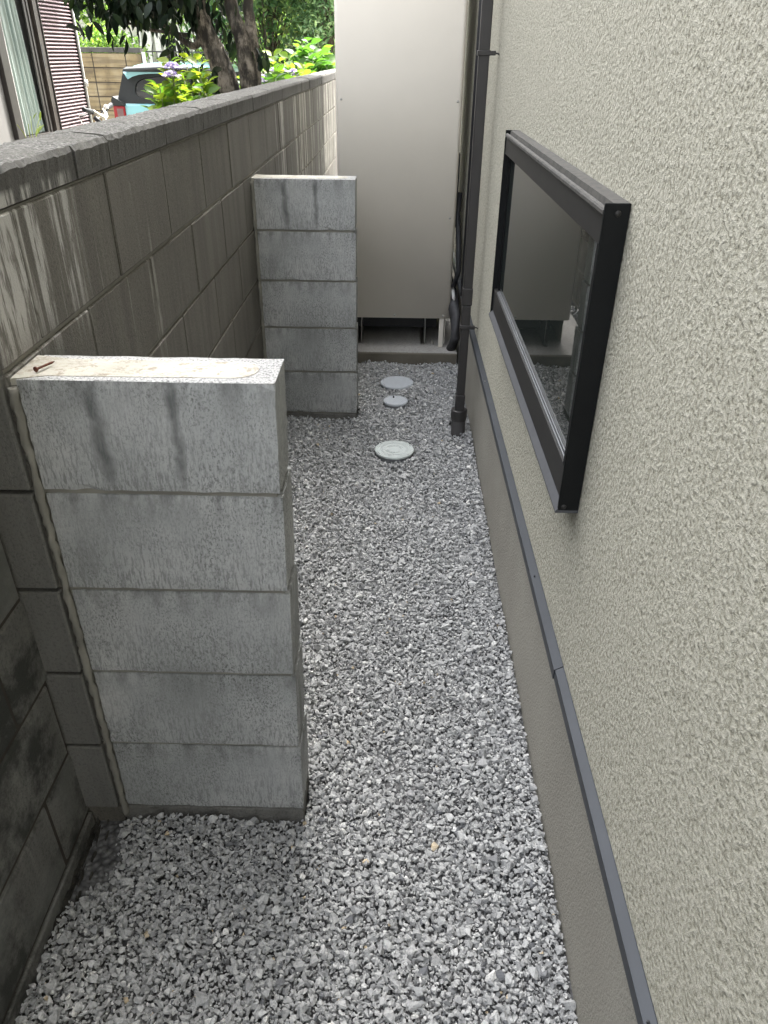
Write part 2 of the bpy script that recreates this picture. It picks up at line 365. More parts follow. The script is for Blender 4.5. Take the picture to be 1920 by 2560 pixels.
# gravel : crushed stones, one sheet of countless pieces
def ground_z(x, y):
    z = .012*np.sin(x*7+1.3)*np.sin(y*4.1)+.006*np.sin(x*17+y*9)
    z = z+np.clip((y-2.4)/1.2, 0, 1)*.022
    z = z-.035*np.clip((-.50-x)/.12, 0, 1)*np.clip(1-(np.abs(y-.95)/.12)**2, 0, 1)
    z = z-.02*np.clip((-.60-x)/.05, 0, 1)*(y < 1.04)
    return z
bases = []
for q in range(28):
    b = bmesh.new()
    el = random.uniform(.62, 1.); fl = random.uniform(.42, .8)
    for _ in range(random.randint(8, 12)):
        v = Vector([random.gauss(0, 1) for _ in range(3)]).normalized()*random.uniform(.8, 1.05); b.verts.new((v.x, v.y*el, v.z*fl))
    r_ = bmesh.ops.convex_hull(b, input=b.verts[:]); bmesh.ops.delete(b, geom=[e for e in r_['geom_interior'] if isinstance(e, bmesh.types.BMVert)], context='VERTS')
    bmesh.ops.triangulate(b, faces=b.faces[:]); b.verts.index_update()
    bases.append((np.array([v.co[:] for v in b.verts]), np.array([[v.index for v in f.verts] for f in b.faces]))); b.free()
def stones(x0, x1, y0, y1, step, rmean, dz, seed):
    r = np.random.default_rng(seed)
    gx, gy = np.meshgrid(np.arange(x0, x1, step), np.arange(y0, y1, step)); n = gx.size
    x = gx.ravel()+r.uniform(-.6, .6, n)*step; y = gy.ravel()+r.uniform(-.6, .6, n)*step
    rad = np.clip(rmean*np.exp(r.normal(0, .34, n)), rmean*.5, rmean*2.4)
    return x, y, rad, dz+r.uniform(-.004, .004, n)
parts = [stones(-.66, .35, .50, 3.86, .0066, .0047, -.010, 1), stones(-.66, .35, .50, 3.86, .0090, .0057, -.005, 2), stones(-.66, .35, .50, 3.86, .0170, .0074, -.001, 5),
         stones(-.66, .35, -1.29, .50, .020, .012, -.002, 3), stones(-.56, .34, 4.8, 8.9, .03, .017, -.002, 4)]
X, Y, Rr, DZ = [np.concatenate(a) for a in zip(*parts)]
Z = ground_z(X, Y)+DZ+Rr*.25
covers = [(.011, 3.533, .0825), (.005, 3.301, .058), (.003, 2.831, .083)]
keep = (X < .347-Rr*.6) & (X > -.652+Rr*.5)
for cx, cy, cr in covers: keep &= np.hypot(X-cx, Y-cy) > cr+Rr*.35
for (px, py) in ((-.1825, P1), (-.1725, P2)): keep &= ~((X < px+Rr*.6) & (Y > py-Rr*.5) & (Y < py+TH+Rr*.5))
keep &= ~((Y > 3.84-Rr*.3) & (Y < 4.75))
keep &= (X > XL+Rr*.6) | (Y < P1)
keep &= np.hypot(X-.283, Y-3.10) > .034+Rr*.4
keep &= ~((X < -.642+rng.normal(0, .006, X.size)) & (Y > .80+rng.normal(0, .03, X.size)) & (Y < 1.04))
keep &= ~((np.hypot((X+.635)/.048, (Y-1.015)/.065) < 1))
X, Y, Z, Rr = X[keep], Y[keep], Z[keep], Rr[keep]
tone = np.clip(rng.normal(.50, .17, X.size), .05, .93); sel = rng.random(X.size); tone[sel < .003] = rng.uniform(.965, 1, (sel < .003).sum()); tone[(sel > .003) & (sel < .02)] = .95; tone[sel > .985] = .02
kind = rng.integers(0, len(bases), X.size); VV, FF, TT = [], [], []; off = 0
ang = rng.uniform(0, 6.283, X.size); tx = rng.normal(0, .55, X.size); ty = rng.normal(0, .55, X.size)
for k, (bv, bf) in enumerate(bases):
    idx = np.where(kind == k)[0]; n = len(idx)
    ca, sa = np.cos(ang[idx]), np.sin(ang[idx]); cx, sx = np.cos(tx[idx]), np.sin(tx[idx]); cy, sy = np.cos(ty[idx]), np.sin(ty[idx])
    v = np.tile(bv, (n, 1, 1)); x, y, z = v[..., 0], v[..., 1], v[..., 2]
    y, z = y*cx[:, None]-z*sx[:, None], y*sx[:, None]+z*cx[:, None]
    x, z = x*cy[:, None]+z*sy[:, None], -x*sy[:, None]+z*cy[:, None]
    x, y = x*ca[:, None]-y*sa[:, None], x*sa[:, None]+y*ca[:, None]
    v = np.stack([x, y, z], -1)*Rr[idx][:, None, None]+np.stack([X[idx], Y[idx], Z[idx]], -1)[:, None, :]
    VV.append(v.reshape(-1, 3)); FF.append((bf[None]+(np.arange(n)*len(bv))[:, None, None]+off).reshape(-1, 3)); TT.append(np.repeat(tone[idx], len(bv))); off += n*len(bv)
o = tri_mesh('gravel', np.concatenate(VV), np.concatenate(FF), 'gravel_stone', None, np.concatenate(TT)); tag(o, 'grey crushed stone gravel covering the narrow side passage', kind='stuff')
mb = MB()
n = 26
gr = [[mb.bm.verts.new((-.66+.075*i/n, .76+.28*j/n, -.018-.02*i/n-.012*math.sin(i*.9)*math.cos(j*.7)+random.uniform(-.006, .006)-.02*(i > n*.7))) for i in range(n+1)] for j in range(n+1)]
for j in range(n):
    for i in range(n): mb.bm.faces.new([gr[j][i], gr[j][i+1], gr[j+1][i+1], gr[j+1][i]])
o = mb.build('soil', 'soil'); tag(o, kind='structure')

# ------------------------------------------------------------------ left boundary wall
wall = thing('block_wall', (-.65, 3., 0), 'long weathered brown grey concrete block wall with white lime streaks, left of the gravel path', 'wall')
zc, zt, XB, YE = 1.2455, 1.306, -.712, 9.
BV, G = .003, .0035
mb = MB()
def course(mb, x0, x1, z0, z1, ya, yb, first, step=.405, g=G, bv=BV, out=.0):
    y = first
    while y > ya: y -= step
    while y < yb:
        a, b = max(y, ya), min(y+step, yb)
        if b-a > .03:
            d = random.uniform(-.0015, .0015)
            mb.box(x0, x1+d+out, a+(g if a > ya else 0), b-(g if b < yb else 0), z0+g*1.2, z1-g*1.2, bv)
        y += step
course(mb, XB, XL, ZB+1.0, zc, P1, YE, 1.587)
for k in range(5): course(mb, XB, XL, ZB+.2*k, ZB+.2*(k+1), P1, YE, 1.59+.2*((k+1) % 2))
mb.box(XB, XL, P1, YE, -.3, ZB-.004, BV)
mb.build('block_courses', 'old_block', wall)
mb = MB(); mb.box(XB+.006, XL-.005, P1+.006, YE-.005, -.29, zc-.001); mb.build('joint_mortar', 'joint_mortar', wall)
# coping: separate caps with worn edges and a rough top
mb = MB(); yj = [-3., -2.6, -2.2, -1.8, -1.4, -1., -.6, -.2, .21, .62, 1.03, 1.451, 1.63, 2.047, 2.456, 2.885, 3.321, 3.756, 4.171, 4.60, 5.03, 5.46, 5.88, 6.3, 6.72, 7.15, 7.57, 8., 8.42, 9.]
for a, b in zip(yj, yj[1:]):
    d = random.uniform(-.002, .002); z1 = zt+random.uniform(-.001, .001)
    ny = max(4, int((b-a)/.012)) if 1. < a < 6 else 6
    prof = [(XB-.004, zc+.003), (XL+d+.001, zc+.003), (XL+d+.002, z1-.012), (XL+d-.004, z1-.003), (XL+d-.014, z1), (-.65, z1+.003), (XB+.012, z1), (XB-.002, z1-.010)]
    rows = []
    for i in range(ny+1):
        y = a+.003+(b-a-.006)*i/ny
        rows.append([mb.bm.verts.new((x+random.uniform(-.0015, .0015)*(q > 1), y, z+random.uniform(-.0018, .0018)*(q > 1))) for q, (x, z) in enumerate(prof)])
    m_ = len(prof)
    for i in range(ny):
        for q in range(m_):
            f = mb.bm.faces.new([rows[i][q], rows[i][(q+1) % m_], rows[i+1][(q+1) % m_], rows[i+1][q]]); f.material_index = 1 if q in (3, 4, 5, 6) else 0
    for rw in (rows[0][::-1], rows[-1]): mb.bm.faces.new(rw)
mb.build('coping', ['old_coping', 'coping_top'], wall)
# older lower run in front of the first pier, set back from the rest
mb = MB()
for k in range(6):
    z0 = .018+.2*k; z1 = z0+.2 if k < 5 else zc
    course(mb, XB, XN, z0, z1, -3., P1-.002, .905+(.12 if k % 2 else 0), bv=.005)
mb.box(XB, XN+.004, -3., P1-.002, -.3, .014, .004)
mb.build('setback_courses', 'lower_block', wall)
mb = MB(); mb.box(XB+.006, XN-.004, -2.99, P1-.01, -.29, zc-.001); mb.build('setback_mortar', 'dark_joint', wall)
# end return piece of the wall seen beside the pier
mb = MB()
for k in range(5): mb.box(XN-.02, XL-.004, P1-.012, P1+.02, ZB+.2*k+.004, ZB+.2*(k+1)-.004, .003)
mb.build('end_blocks', 'end_block', wall)

# ------------------------------------------------------------------ piers
def pier(xr, y0, label, first):
    xl = XL
    t = thing('block_pier', (xr-.2, y0+TH/2, 0), label, 'pier', 'pale concrete block piers against the boundary wall')
    mb = MB()
    for k in range(5):
        z0 = ZB+.2*k; z1 = z0+(.19 if k == 4 else .1915)
        b = bmesh.new(); bmesh.ops.create_cube(b, size=1)
        for v in b.verts: v.co = Vector((xl+.012+(v.co.x+.5)*(xr-xl-.012), y0+(v.co.y+.5)*TH, z0+(v.co.z+.5)*(z1-z0)))
        bmesh.ops.subdivide_edges(b, edges=b.edges[:], cuts=14, use_grid_fill=True)
        for v in b.verts:                                   # nibbled arrises
            ex = min(abs(v.co.x-xr), abs(v.co.x-xl-.012)) < 1e-5; ey = min(abs(v.co.y-y0), abs(v.co.y-y0-TH)) < 1e-5; ez = min(abs(v.co.z-z0), abs(v.co.z-z1)) < 1e-5
            if ex+ey+ez >= 2:
                q = random.uniform(.0003, .0016)*(1 if random.random() < .93 else 2.6)
                c = Vector(((xl+xr)/2, y0+TH/2, (z0+z1)/2)); d = c-v.co
                v.co += Vector((math.copysign(q, d.x)*ex, math.copysign(q, d.y)*ey, math.copysign(q, d.z)*ez))
        for v in b.verts:                                   # each block flares a little towards its foot
            if v.co.y < y0+.004: v.co.y += .0035*(v.co.z-z0)/(z1-z0)
            if v.co.x > xr-.004: v.co.x += .003*(v.co.z-z0)/(z1-z0)
        for f in b.faces: f.material_index = 0
        mp = {v: mb.bm.verts.new(v.co) for v in b.verts}
        for f in b.faces:
            nf = mb.bm.faces.new([mp[v] for v in f.verts]); nf.material_index = 1 if (k == 4 and f.normal.z > .9) else 0
        b.free()
    mb.build('block_courses', ['pier_block', 'pier_top'], t)
    mb = MB(); mb.box(xl+.001, xr-.007, y0+.007, y0+TH-.007, ZB-.02, ZB+.98)
    pts = []                                                # trowelled mortar bead against the wall
    mb.tube([(xl+.006, y0-.001, z) for z in np.arange(ZB-.03, ZB+.99, .012)], .0065, 8, lump=.5)
    mb.build('joint_mortar', 'joint_mortar', t)
    mb = MB(); mb.box(xl+.001, xr-.001, y0+.002, y0+TH-.002, -.25, ZB-.006, .003); mb.build('footing', 'end_block', t)
    zt_ = ZB+.99
    mb = MB(); a0, a1, r_ = xl+.004, xr-.030, .034; yc = y0+TH/2
    poly = [(a0, yc-.052), (a0+.05, yc-r_-.003), (a1-r_, yc-r_)]+[(a1-r_+r_*math.cos(q), yc+r_*math.sin(q)) for q in np.linspace(-1.57, 1.57, 14)][1:-1]+[(a1-r_, yc+r_), (a0+.06, yc+r_+.002), (a0, yc+.050)]
    mb.prism(poly, 'z', zt_-.01, zt_+.0009); mb.build('core_fill', 'mortar_fill', t)
    return t
pier(-.1825, P1, 'nearer of the two pale concrete block piers, with the rusty nail lying on its top', True)
pier(-.1725, P2, 'farther pale concrete block pier standing in front of the beige tank cabinet', False)
# rusty nail
mb = MB(); a, b = Vector((-.549, 1.066, ZB+.9965)), Vector((-.534, 1.102, ZB+.9965)); d = (b-a).normalized()
mb.tube([a, a+d*.0015, a+d*.002, b-d*.006, b], [.0045, .0045, .0019, .0019, .0005], 10)
o = mb.build('nail', 'rust'); tag(o, 'rusty brown nail lying on top of the nearer block pier', 'nail')

# ------------------------------------------------------------------ our house (right)
house = thing('house', (2.5, 3., 0), 'beige stucco house wall filling the right side, with a dark framed window and a downpipe', 'house')
HX, HY0, HY1, HZ = 5.5, -6., 8.4, 5.3
mb = MB(); mb.box(XS, HX, HY0, HY1, .449, HZ)
mb.build('stucco_wall', 'stucco', house)
mb = MB(); mb.box(XF, HX-.02, HY0+.02, HY1-.02, -.3, .448); mb.build('foundation', 'foundation_coat', house)
mb = MB(); mb.prism([(XS-.30, HZ+.003), (HX+.3, HZ+.003), ((XS+HX)/2, HZ+1.0)], 'y', HY0-.3, HY1+.1); mb.build('roof', 'roof_tile', house)
def trim(y0, y1, d):
    mb = MB(); mb.prism([(XF-.003, .446), (XS-.0005, .4465), (XS-.0145-d, .438-d), (XS-.0145-d, .415-d), (XS-.0115, .415-d), (XS-.0115, .428), (XF-.003, .430)], 'y', y0, y1)
    return mb.build('base_trim', 'trim_metal', house)
trim(HY0, 1.064, 0.); trim(1.0665, HY1, .0016)
for yy in (1.361, 2.536, .45):
    mb = MB(); mb.disc((XS-.010, yy, .4425), [(0, .0022), (.0018, .002), (.0022, 0)], 12); mb.build('trim_screw', 'steel' if yy > 2 else 'black_rubber', house)
# window : outer frame, inner sash, glass
wy0, wy1, wz0, wz1, dW = 1.142, 2.337, .752, 1.269, .038
win = MB()
win.box(XS-.006, XS+.02, wy0+.01, wy1-.01, wz0+.01, wz1-.01)
win = win.build('window', 'frame_black', house); win['label'] = 'square cornered black window projecting from the stucco'
xo = XS-dW
def wpart(name, mat, boxes, bev=.0008):
    mb = MB()
    for b in boxes: mb.box(*b, bev)
    return mb.build(name, mat, win)
fw = .0
wpart('frame_side', 'frame_black', [(xo, XS-.001, wy0, wy0+.006, wz0, wz1), (xo+.006, XS-.001, wy0+.0062, wy0+.022, wz0+.02, wz1-.02)])
wpart('frame_side', 'frame_black', [(xo, XS-.001, wy1-.006, wy1, wz0, wz1), (xo+.016, XS-.001, wy1-.026, wy1-.0062, wz0+.02, wz1-.02), (xo+.024, XS-.001, wy1-.06, wy1-.0262, wz0+.02, wz1-.02)])
mb = MB(); mb.prism([(XS-.001, wz1), (xo+.014, wz1-.001), (xo+.012, wz1-.011), (xo+.007, wz1-.013), (xo+.006, wz1-.0075), (xo+.001, wz1-.0085), (xo-.0008, wz1-.011), (xo-.0008, wz1-.016), (xo+.003, wz1-.018), (XS-.001, wz1-.018)], 'y', wy0+.0062, wy1-.0062)
mb.build('frame_head', 'frame_top', win)
wpart('top_rail', 'frame_bronze', [(xo+.003, xo+.020, wy0+.0065, wy1-.0065, wz1-.060, wz1-.0185)])
wpart('bottom_rail', 'frame_bronze', [(xo+.006, xo+.022, wy0+.0065, wy1-.0065, wz0+.013, wz0+.078)])
mb = MB(); mb.prism([(xo-.004, wz0-.005), (xo-.004, wz0-.001), (xo+.007, wz0+.012), (XS-.001, wz0+.012), (XS-.001, wz0-.005)], 'y', wy0+.0002, wy1-.0002); mb.build('sill_ledge', 'ledge_grey', win)
wpart('near_stile', 'frame_black', [(xo+.004, xo+.020, wy0+.0066, wy0+.030, wz0+.0785, wz1-.0605)])
wpart('gasket', 'gasket_grey', [(xo+.009, xo+.012, wy0+.031, wy1-.061, wz0+.0785, wz0+.083), (xo+.0135, xo+.0165, wy0+.031, wy1-.061, wz0+.0785, wz0+.085)], .0004)
wpart('glass_pane', 'window_glass', [(xo+.017, xo+.020, wy0+.031, wy1-.061, wz0+.0785, wz1-.0605)], 0)
for zz, xx in ((wz1-.014, xo+.020), (wz0+.008, xo+.010)):
    mb = MB(); mb.disc((xx, wy0, zz), [(0, -.003), (.002, -.0028), (.0042, -.0016), (.0048, 0)], 16, 'y'); mb.build('screw', 'frame_bronze', win)
# downpipe
dp = MB(); py, xa, xb, dd = 2.985, .2655, .3025, .036
dp.box(xa, xb, py, py+dd, .62, HZ-.1, .004, 2); dp = dp.build('downpipe', 'pipe_brown', house); dp['label'] = 'dark brown rectangular rainwater downpipe beside the tank'
def sub(name, mat, fn):
    mb = MB(); fn(mb); return mb.build(name, mat, dp)
sub('coupling', 'pipe_brown', lambda b: b.box(xa-.002, xb+.002, py-.002, py+dd+.002, .585, .655, .004, 2))
sub('lower_pipe', 'pipe_brown', lambda b: b.tube([(.2835, py+.02, .586), (.2830, py+.022, .13)], .0205, 4) if False else b.box(xa+.001, xb-.001, py+.001, py+dd-.001, .20, .584, .004, 2))
sub('lower_pipe', 'pipe_brown', lambda b: b.box(xa-.0015, xb+.0015, py-.0015, py+dd+.0015, .10, .199, .004, 2))
sub('socket', 'pipe_brown', lambda b: b.disc((.284, py+.02, 0), [(0, .128), (.030, .128), (.035, .125), (.035, .085), (.0335, .082), (.0335, .078), (0, .078)], 32))
sub('ground_pipe', 'pipe_grey', lambda b: b.disc((.284, py+.02, 0), [(0, .079), (.031, .079), (.0315, -.05), (0, -.05)], 32))
def clip(z):
    mb = MB(); mb.box(xa-.0045, xb+.0045, py-.004, py+dd+.004, z-.008, z+.008, .002)
    mb.box(xb+.004, xb+.020, py-.007, py+.006, z-.007, z+.007, .0015)
    mb.tube([(xb+.018, py, z), (xb+.028, py, z-.001), (XS+.002, py-.001, z-.006)], .0028, 8)
    mb.build('clip', 'pipe_brown', dp)
clip(1.452); clip(.497); clip(2.6)

# ------------------------------------------------------------------ tank unit on concrete pad
pad = thing('concrete_pad', (.0, 4.2, 0), 'low stained concrete slab under the tall beige cabinet', 'slab')
mb = MB(); mb.prism([(3.844, -.1), (3.841, .073), (3.846, .078), (4.72, .078), (4.72, -.1)], 'x', -.46, .33)
f0 = mb.bm; mb.build('slab', 'pad_side', pad)
mb = MB(); mb.box(-.459, .329, 3.8465, 4.719, .0775, .0805); mb.build('trowelled_top', 'pad_concrete', pad)
TX0, TX1, TY0, TY1, TZ0, TZ1 = -.300, .288, 3.93, 4.60, .242, 2.15
tank = thing('water_tank', (0, 4.2, .08), 'tall beige sheet metal hot water cabinet standing at the end of the gravel path', 'water heater')
mb = MB(); r_ = .018
def rrect(x0, x1, y0, y1, r, n=6):
    P = []
    for cx, cy, a in ((x1-r, y0+r, -90), (x1-r, y1-r, 0), (x0+r, y1-r, 90), (x0+r, y0+r, 180)):
        P += [(cx+r*math.cos(math.radians(a+90*i/n)), cy+r*math.sin(math.radians(a+90*i/n))) for i in range(n+1)]
    return P
mb.prism(rrect(TX0, TX1, TY0, TY1, r_), 'z', TZ0, TZ1, smooth=False)
cab = mb.build('cabinet', 'tank_paint', tank)
for p in cab.data.polygons:
    if len(p.vertices) == 4: p.use_smooth = True
bm_ = None
mb = MB(); mb.box(TX0+.002, TX1-.002, TY0+.004, TY1-.002, TZ1+.001, TZ1+.03, .006, 2); mb.build('cabinet_lid', 'tank_paint', tank)
for (x, z) in ((-.275, 1.264), (.267, 1.26), (.259, .749), (-.008, .256), (.250, .256), (-.27, .749)):
    mb = MB(); mb.disc((x, TY0, z), [(0, -.0032), (.003, -.003), (.0048, -.0014), (.0055, 0)], 16, 'y'); mb.build('screw', 'steel', tank)
mb = MB(); mb.box(.246, .256, TY0+.012, TY0+.016, .084, TZ0-.001); mb.box(.232, .2565, TY0+.006, TY0+.0105, .0825, TZ0-.001, .0008); mb.box(.262, .266, TY0+.02, TY0+.06, .096, TZ0-.001, .0008); mb.build('leg', 'tank_paint', tank)
for x in (-.190, .158):
    mb = MB(); mb.box(x, x+.003, TY0+.05, TY0+.30, .082, TZ0-.001); mb.box(x-.02, x, TY0+.05, TY0+.30, .081, .084); mb.build('leg', 'steel', tank)
for x in (TX0+.01, TX1-.05):
    mb = MB(); mb.box(x, x+.04, TY1-.1, TY1-.06, .081, TZ0-.001); mb.build('leg', 'steel', tank)
mb = MB(); mb.box(TX0+.004, TX1-.004, TY1-.03, TY1-.027, .0815, TZ0-.001); mb.box(TX0+.004, TX0+.007, TY0+.12, TY1-.031, .0815, TZ0-.001); mb.build('added_shade_panel', 'tank_paint', tank)  # added panels that stop light from behind so the underside stays dark
mb = MB(); mb.box(TX0+.06, TX1-.06, TY0+.20, TY0+.46, .13, TZ0-.001); mb.build('base_frame', 'black_rubber', tank)
mb = MB(); mb.disc((.200, TY0+.06, .0805), [(0, .030), (.003, .030), (.003, .022), (.008, .021), (.009, .004), (.012, .003), (.012, 0)], 16); mb.build('anchor_bolt', 'steel', tank)
mb = MB(); mb.box(TX1+.0005, TX1+.007, 3.96, 3.99, .70, 1.04, .002); mb.box(TX1+.0005, TX1+.005, 3.945, 3.96, .90, .925, .001); mb.build('side_cover', 'black_rubber', tank)
mb = MB(); mb.tube([(.306, 4.0, .86), (.300, 3.985, .76), (.312, 3.94, .62), (.316, 3.90, .50), (.30, 3.93, .42), (.25, 4.05, .36)], .013, 12); mb.build('black_hose', 'black_rubber', tank)
mb = MB(); mb.tube([(.270, 4.10, .42), (.296, 4.0, .35), (.312, 3.90, .26), (.318, 3.87, .16), (.30, 3.90, .085)], [.03, .032, .028, .026, .026], 14); mb.build('drain_hose', 'grey_insulation', tank)
mb = MB(); mb.tube([(.296, 3.96, .395), (.302, 3.945, .350), (.306, 3.94, .335)], [.010, .009, .003], 8); mb.build('tie_tape', 'white_plastic', tank)
mb = MB(); mb.tube([(.318, 3.55, .47), (.318, 3.55, 2.6)], .016, 16); hp = mb.build('dark_tube', 'black_rubber', tank); hp['label'] = 'narrow black upright tube running up the stucco behind the downpipe'  # narrow dark upright strip behind the downpipe, modelled as a tube

# ------------------------------------------------------------------ manhole covers
def cover(cx, cy, r, label, mat, style):
    t = thing('inspection_cover', (cx, cy, 0), label, 'cover', 'round inspection covers in the gravel')
    z = .036 if style != 'ring' else .013
    mb = MB(); mb.disc((cx, cy, 0), [(0, -.06), (r*.93, -.06), (r*.93, z-.010), (r*.90, z-.009), (0, z-.009)], 64); mb.build('collar', 'pipe_pvc', t)
    mb = MB(); pr = [(0, z-.008), (r, z-.008), (r, z-.002), (r*.985, z), (r*.93, z), (r*.925, z-.002), (r*.905, z-.002), (r*.90, z)]
    if style == 'ring': pr += [(r*.80, z), (r*.795, z-.0012), (r*.78, z-.0012), (r*.775, z), (r*.47, z), (r*.465, z-.0015), (r*.445, z-.0015), (r*.44, z)]
    pr += [(0, z)]
    mb.disc((cx, cy, 0), pr, 64); mb.build('lid', mat, t)
    mb = MB()
    if style == 'ring':
        for ring, nn in ((.62, 44), (.69, 50)):
            for k in range(nn):
                a = 2*math.pi*k/nn; mb.obox(Vector((cx+r*ring*math.cos(a), cy+r*ring*math.sin(a), z)), (.0035, .0035, .0016), Matrix.Rotation(a, 3, 'Z'))
        for k in range(16):
            if k % 8 in (0, 7): continue
            a = 2*math.pi*k/16; mb.obox(Vector((cx+r*.36*math.cos(a), cy+r*.36*math.sin(a), z)), (.006, .009, .0022), Matrix.Rotation(a, 3, 'Z'))
        mb.obox(Vector((cx+.006, cy-r*.58, z)), (.026, .006, .002), Matrix.Rotation(0, 3, 'Z'))
        mb.build('raised_marks', 'cover_mark', t)
    else:
        st = .0115 if style == 'dots' else .008; k = int(r/st)
        for i in range(-k, k+1):
            for j in range(-k, k+1):
                x, y = (i+(j % 2)*.5)*st, j*st
                if math.hypot(x, y) < r*.80: mb.obox(Vector((cx+x, cy+y, z)), (.0045, .0022, .0014), Matrix.Rotation(0, 3, 'Z'))
        mb.build('raised_marks', mat, t)
        if style == 'dots':
            mb = MB(); mb.disc((cx-.010, cy+r*.55, z), [(0, .010), (.002, .009), (.0042, .004), (.0045, 0)], 12); mb.build('lid_pin', 'black_rubber', t)
    for a in (2.4, 3.7, 5.6, .5):
        mb = MB(); mb.obox(Vector((cx+r*.915*math.cos(a), cy+r*.915*math.sin(a), z-.0008)), (.004, .012, .0014), Matrix.Rotation(a, 3, 'Z'))
        mb.build('lid_slot', 'black_rubber', t)
cover(*covers[0], 'farthest round pale plastic inspection cover, closest to the concrete slab', 'cover_plastic', 'plain')
cover(*covers[1], 'smallest of the three round covers, with a small dark pin on it', 'cover_plastic', 'dots')
cover(*covers[2], 'nearest round cover in the gravel, ribbed with raised rings', 'cover_pale', 'ring')

# ------------------------------------------------------------------ neighbour's house (left)
nx = -2.6; nh = thing('neighbour_house', (-4.5, 4., -.12), 'neighbouring house with a curtained window and a pinkish louvered panel, behind the boundary wall', 'house')
mb = MB(); mb.box(-7.5, nx, -2.5, 5.53, -.2, 2.9); mb.box(-7.5, nx-.05, 5.531, 6.93, -.2, 2.899); mb.box(nx-.049, nx, 5.531, 6.3, -.199, .90); mb.box(nx-.049, nx, 5.531, 6.93, 2.45, 2.898); mb.build('house_wall', 'plaster_grey', nh)
mb = MB(); mb.prism([(-8., 2.902), (nx+.35, 2.902), (-5.2, 4.1)], 'y', -2.9, 7.3); mb.build('roof', 'roof_tile', nh)
w2 = MB(); w2.box(nx-.005, nx+.03, 5.535, 5.645, .92, 2.44, .004); w2 = w2.build('window', 'dark_bronze', nh); w2['label'] = 'tall sliding window with pale gathered curtain'
def wp(name, mat, *bs):
    mb = MB()
    for b in bs: mb.box(*b)
    return mb.build(name, mat, w2)
wp('speckle_strip', 'speckle_grey', (nx-.004, nx+.012, 5.646, 5.690, .92, 2.44))  # thin strip with a fine grey speckle
wp('sash', 'sash_brown', (nx-.004, nx+.02, 6.19, 6.285, .92, 2.44), (nx+.0205, nx+.028, 6.195, 6.20, .92, 2.44))
wp('sash', 'dark_bronze', (nx-.004, nx+.006, 6.09, 6.125, .92, 2.44), (nx-.004, nx+.012, 6.13, 6.155, .92, 2.44), (nx-.004, nx+.002, 6.155, 6.19, .92, 2.44))
wp('sill', 'dark_bronze', (nx-.004, nx+.035, 5.691, 6.089, .905, .926))
wp('sash_handle', 'black_rubber', (nx+.0205, nx+.026, 6.20, 6.222, 1.33, 1.48))
mb = MB(); prev = None; ns = 160
for i in range(ns+1):
    u = i/ns; row = []
    for z in np.linspace(.93, 2.44, 12):
        top = (z-.93)/1.5; y = 5.695+(.385-.16*top*.6)*u
        x = nx-.028+.010*math.sin(u*46+1.2*math.sin(u*9))+.004*math.sin(u*90+z*2)
        row.append(mb.bm.verts.new((x, y, z)))
    if prev:
        for k in range(11): f = mb.bm.faces.new([prev[k], row[k], row[k+1], prev[k+1]]); f.smooth = True
    prev = row
mb.build('curtain', 'curtain', w2, recalc=False)
# louvered shutter panel
lv = MB(); lv.box(nx-.004, nx+.028, 6.905, 6.930, .4, 2.44, .002); lv.box(nx-.004, nx+.028, 6.287, 6.300, .4, 2.44, .002); lv = lv.build('louver_panel', 'dark_bronze', nh)
mb = MB(); z = .40
while z < 2.43:
    mb.prism([(nx-.003, z+.016), (nx+.020, z+.002), (nx+.022, z+.004), (nx+.022, z+.008), (nx-.001, z+.0235)], 'y', 6.3005, 6.9045); z += .0239
mb.build('slats', 'louver_pink', lv)
mb = MB(); mb.box(nx-.015, nx-.004, 6.29, 6.92, .4, 2.44); mb.build('slat_backing', 'dark_bronze', lv)
mb = MB(); mb.tube([(nx+.02, 6.955, -.1), (nx+.02, 6.955, 2.4)], .008, 8); mb.tube([(nx+.025, 6.955, 1.19), (nx+.025, 6.955, 1.235)], .017, 12); mb.build('wall_conduit', 'white_plastic', nh)

# ------------------------------------------------------------------ bicycle
bx, by, gz = -2.42, 6.77, -.135
bike = thing('bicycle', (bx+.5, by, gz), 'parked bicycle whose black handlebar grip shows above the wall in front of the louvers', 'bicycle')
def bp(name, mat, fn):
    mb = MB(); fn(mb); return mb.build(name, mat, bike)
def wheel(cx):
    R0 = .33; mb = MB()
    mb.tube([(cx+R0*math.cos(a), by, gz+.345+R0*math.sin(a)) for a in np.linspace(0, 2*math.pi, 49)], .017, 8, cap=False); wl = mb.build('wheel', 'tyre', bike)
    mb = MB(); mb.tube([(cx+.31*math.cos(a), by, gz+.345+.31*math.sin(a)) for a in np.linspace(0, 2*math.pi, 49)], .008, 6, cap=False)
    for k in range(18):
        a = 2*math.pi*k/18; mb.tube([(cx+.02*math.cos(a+.6), by+.02*(-1)**k, gz+.345+.02*math.sin(a+.6)), (cx+.31*math.cos(a), by, gz+.345+.31*math.sin(a))], .0014, 4)
    mb.tube([(cx, by-.04, gz+.345), (cx, by+.04, gz+.345)], .02, 10); mb.build('rim', 'chrome', wl)
wheel(bx+.10); wheel(bx+1.16)
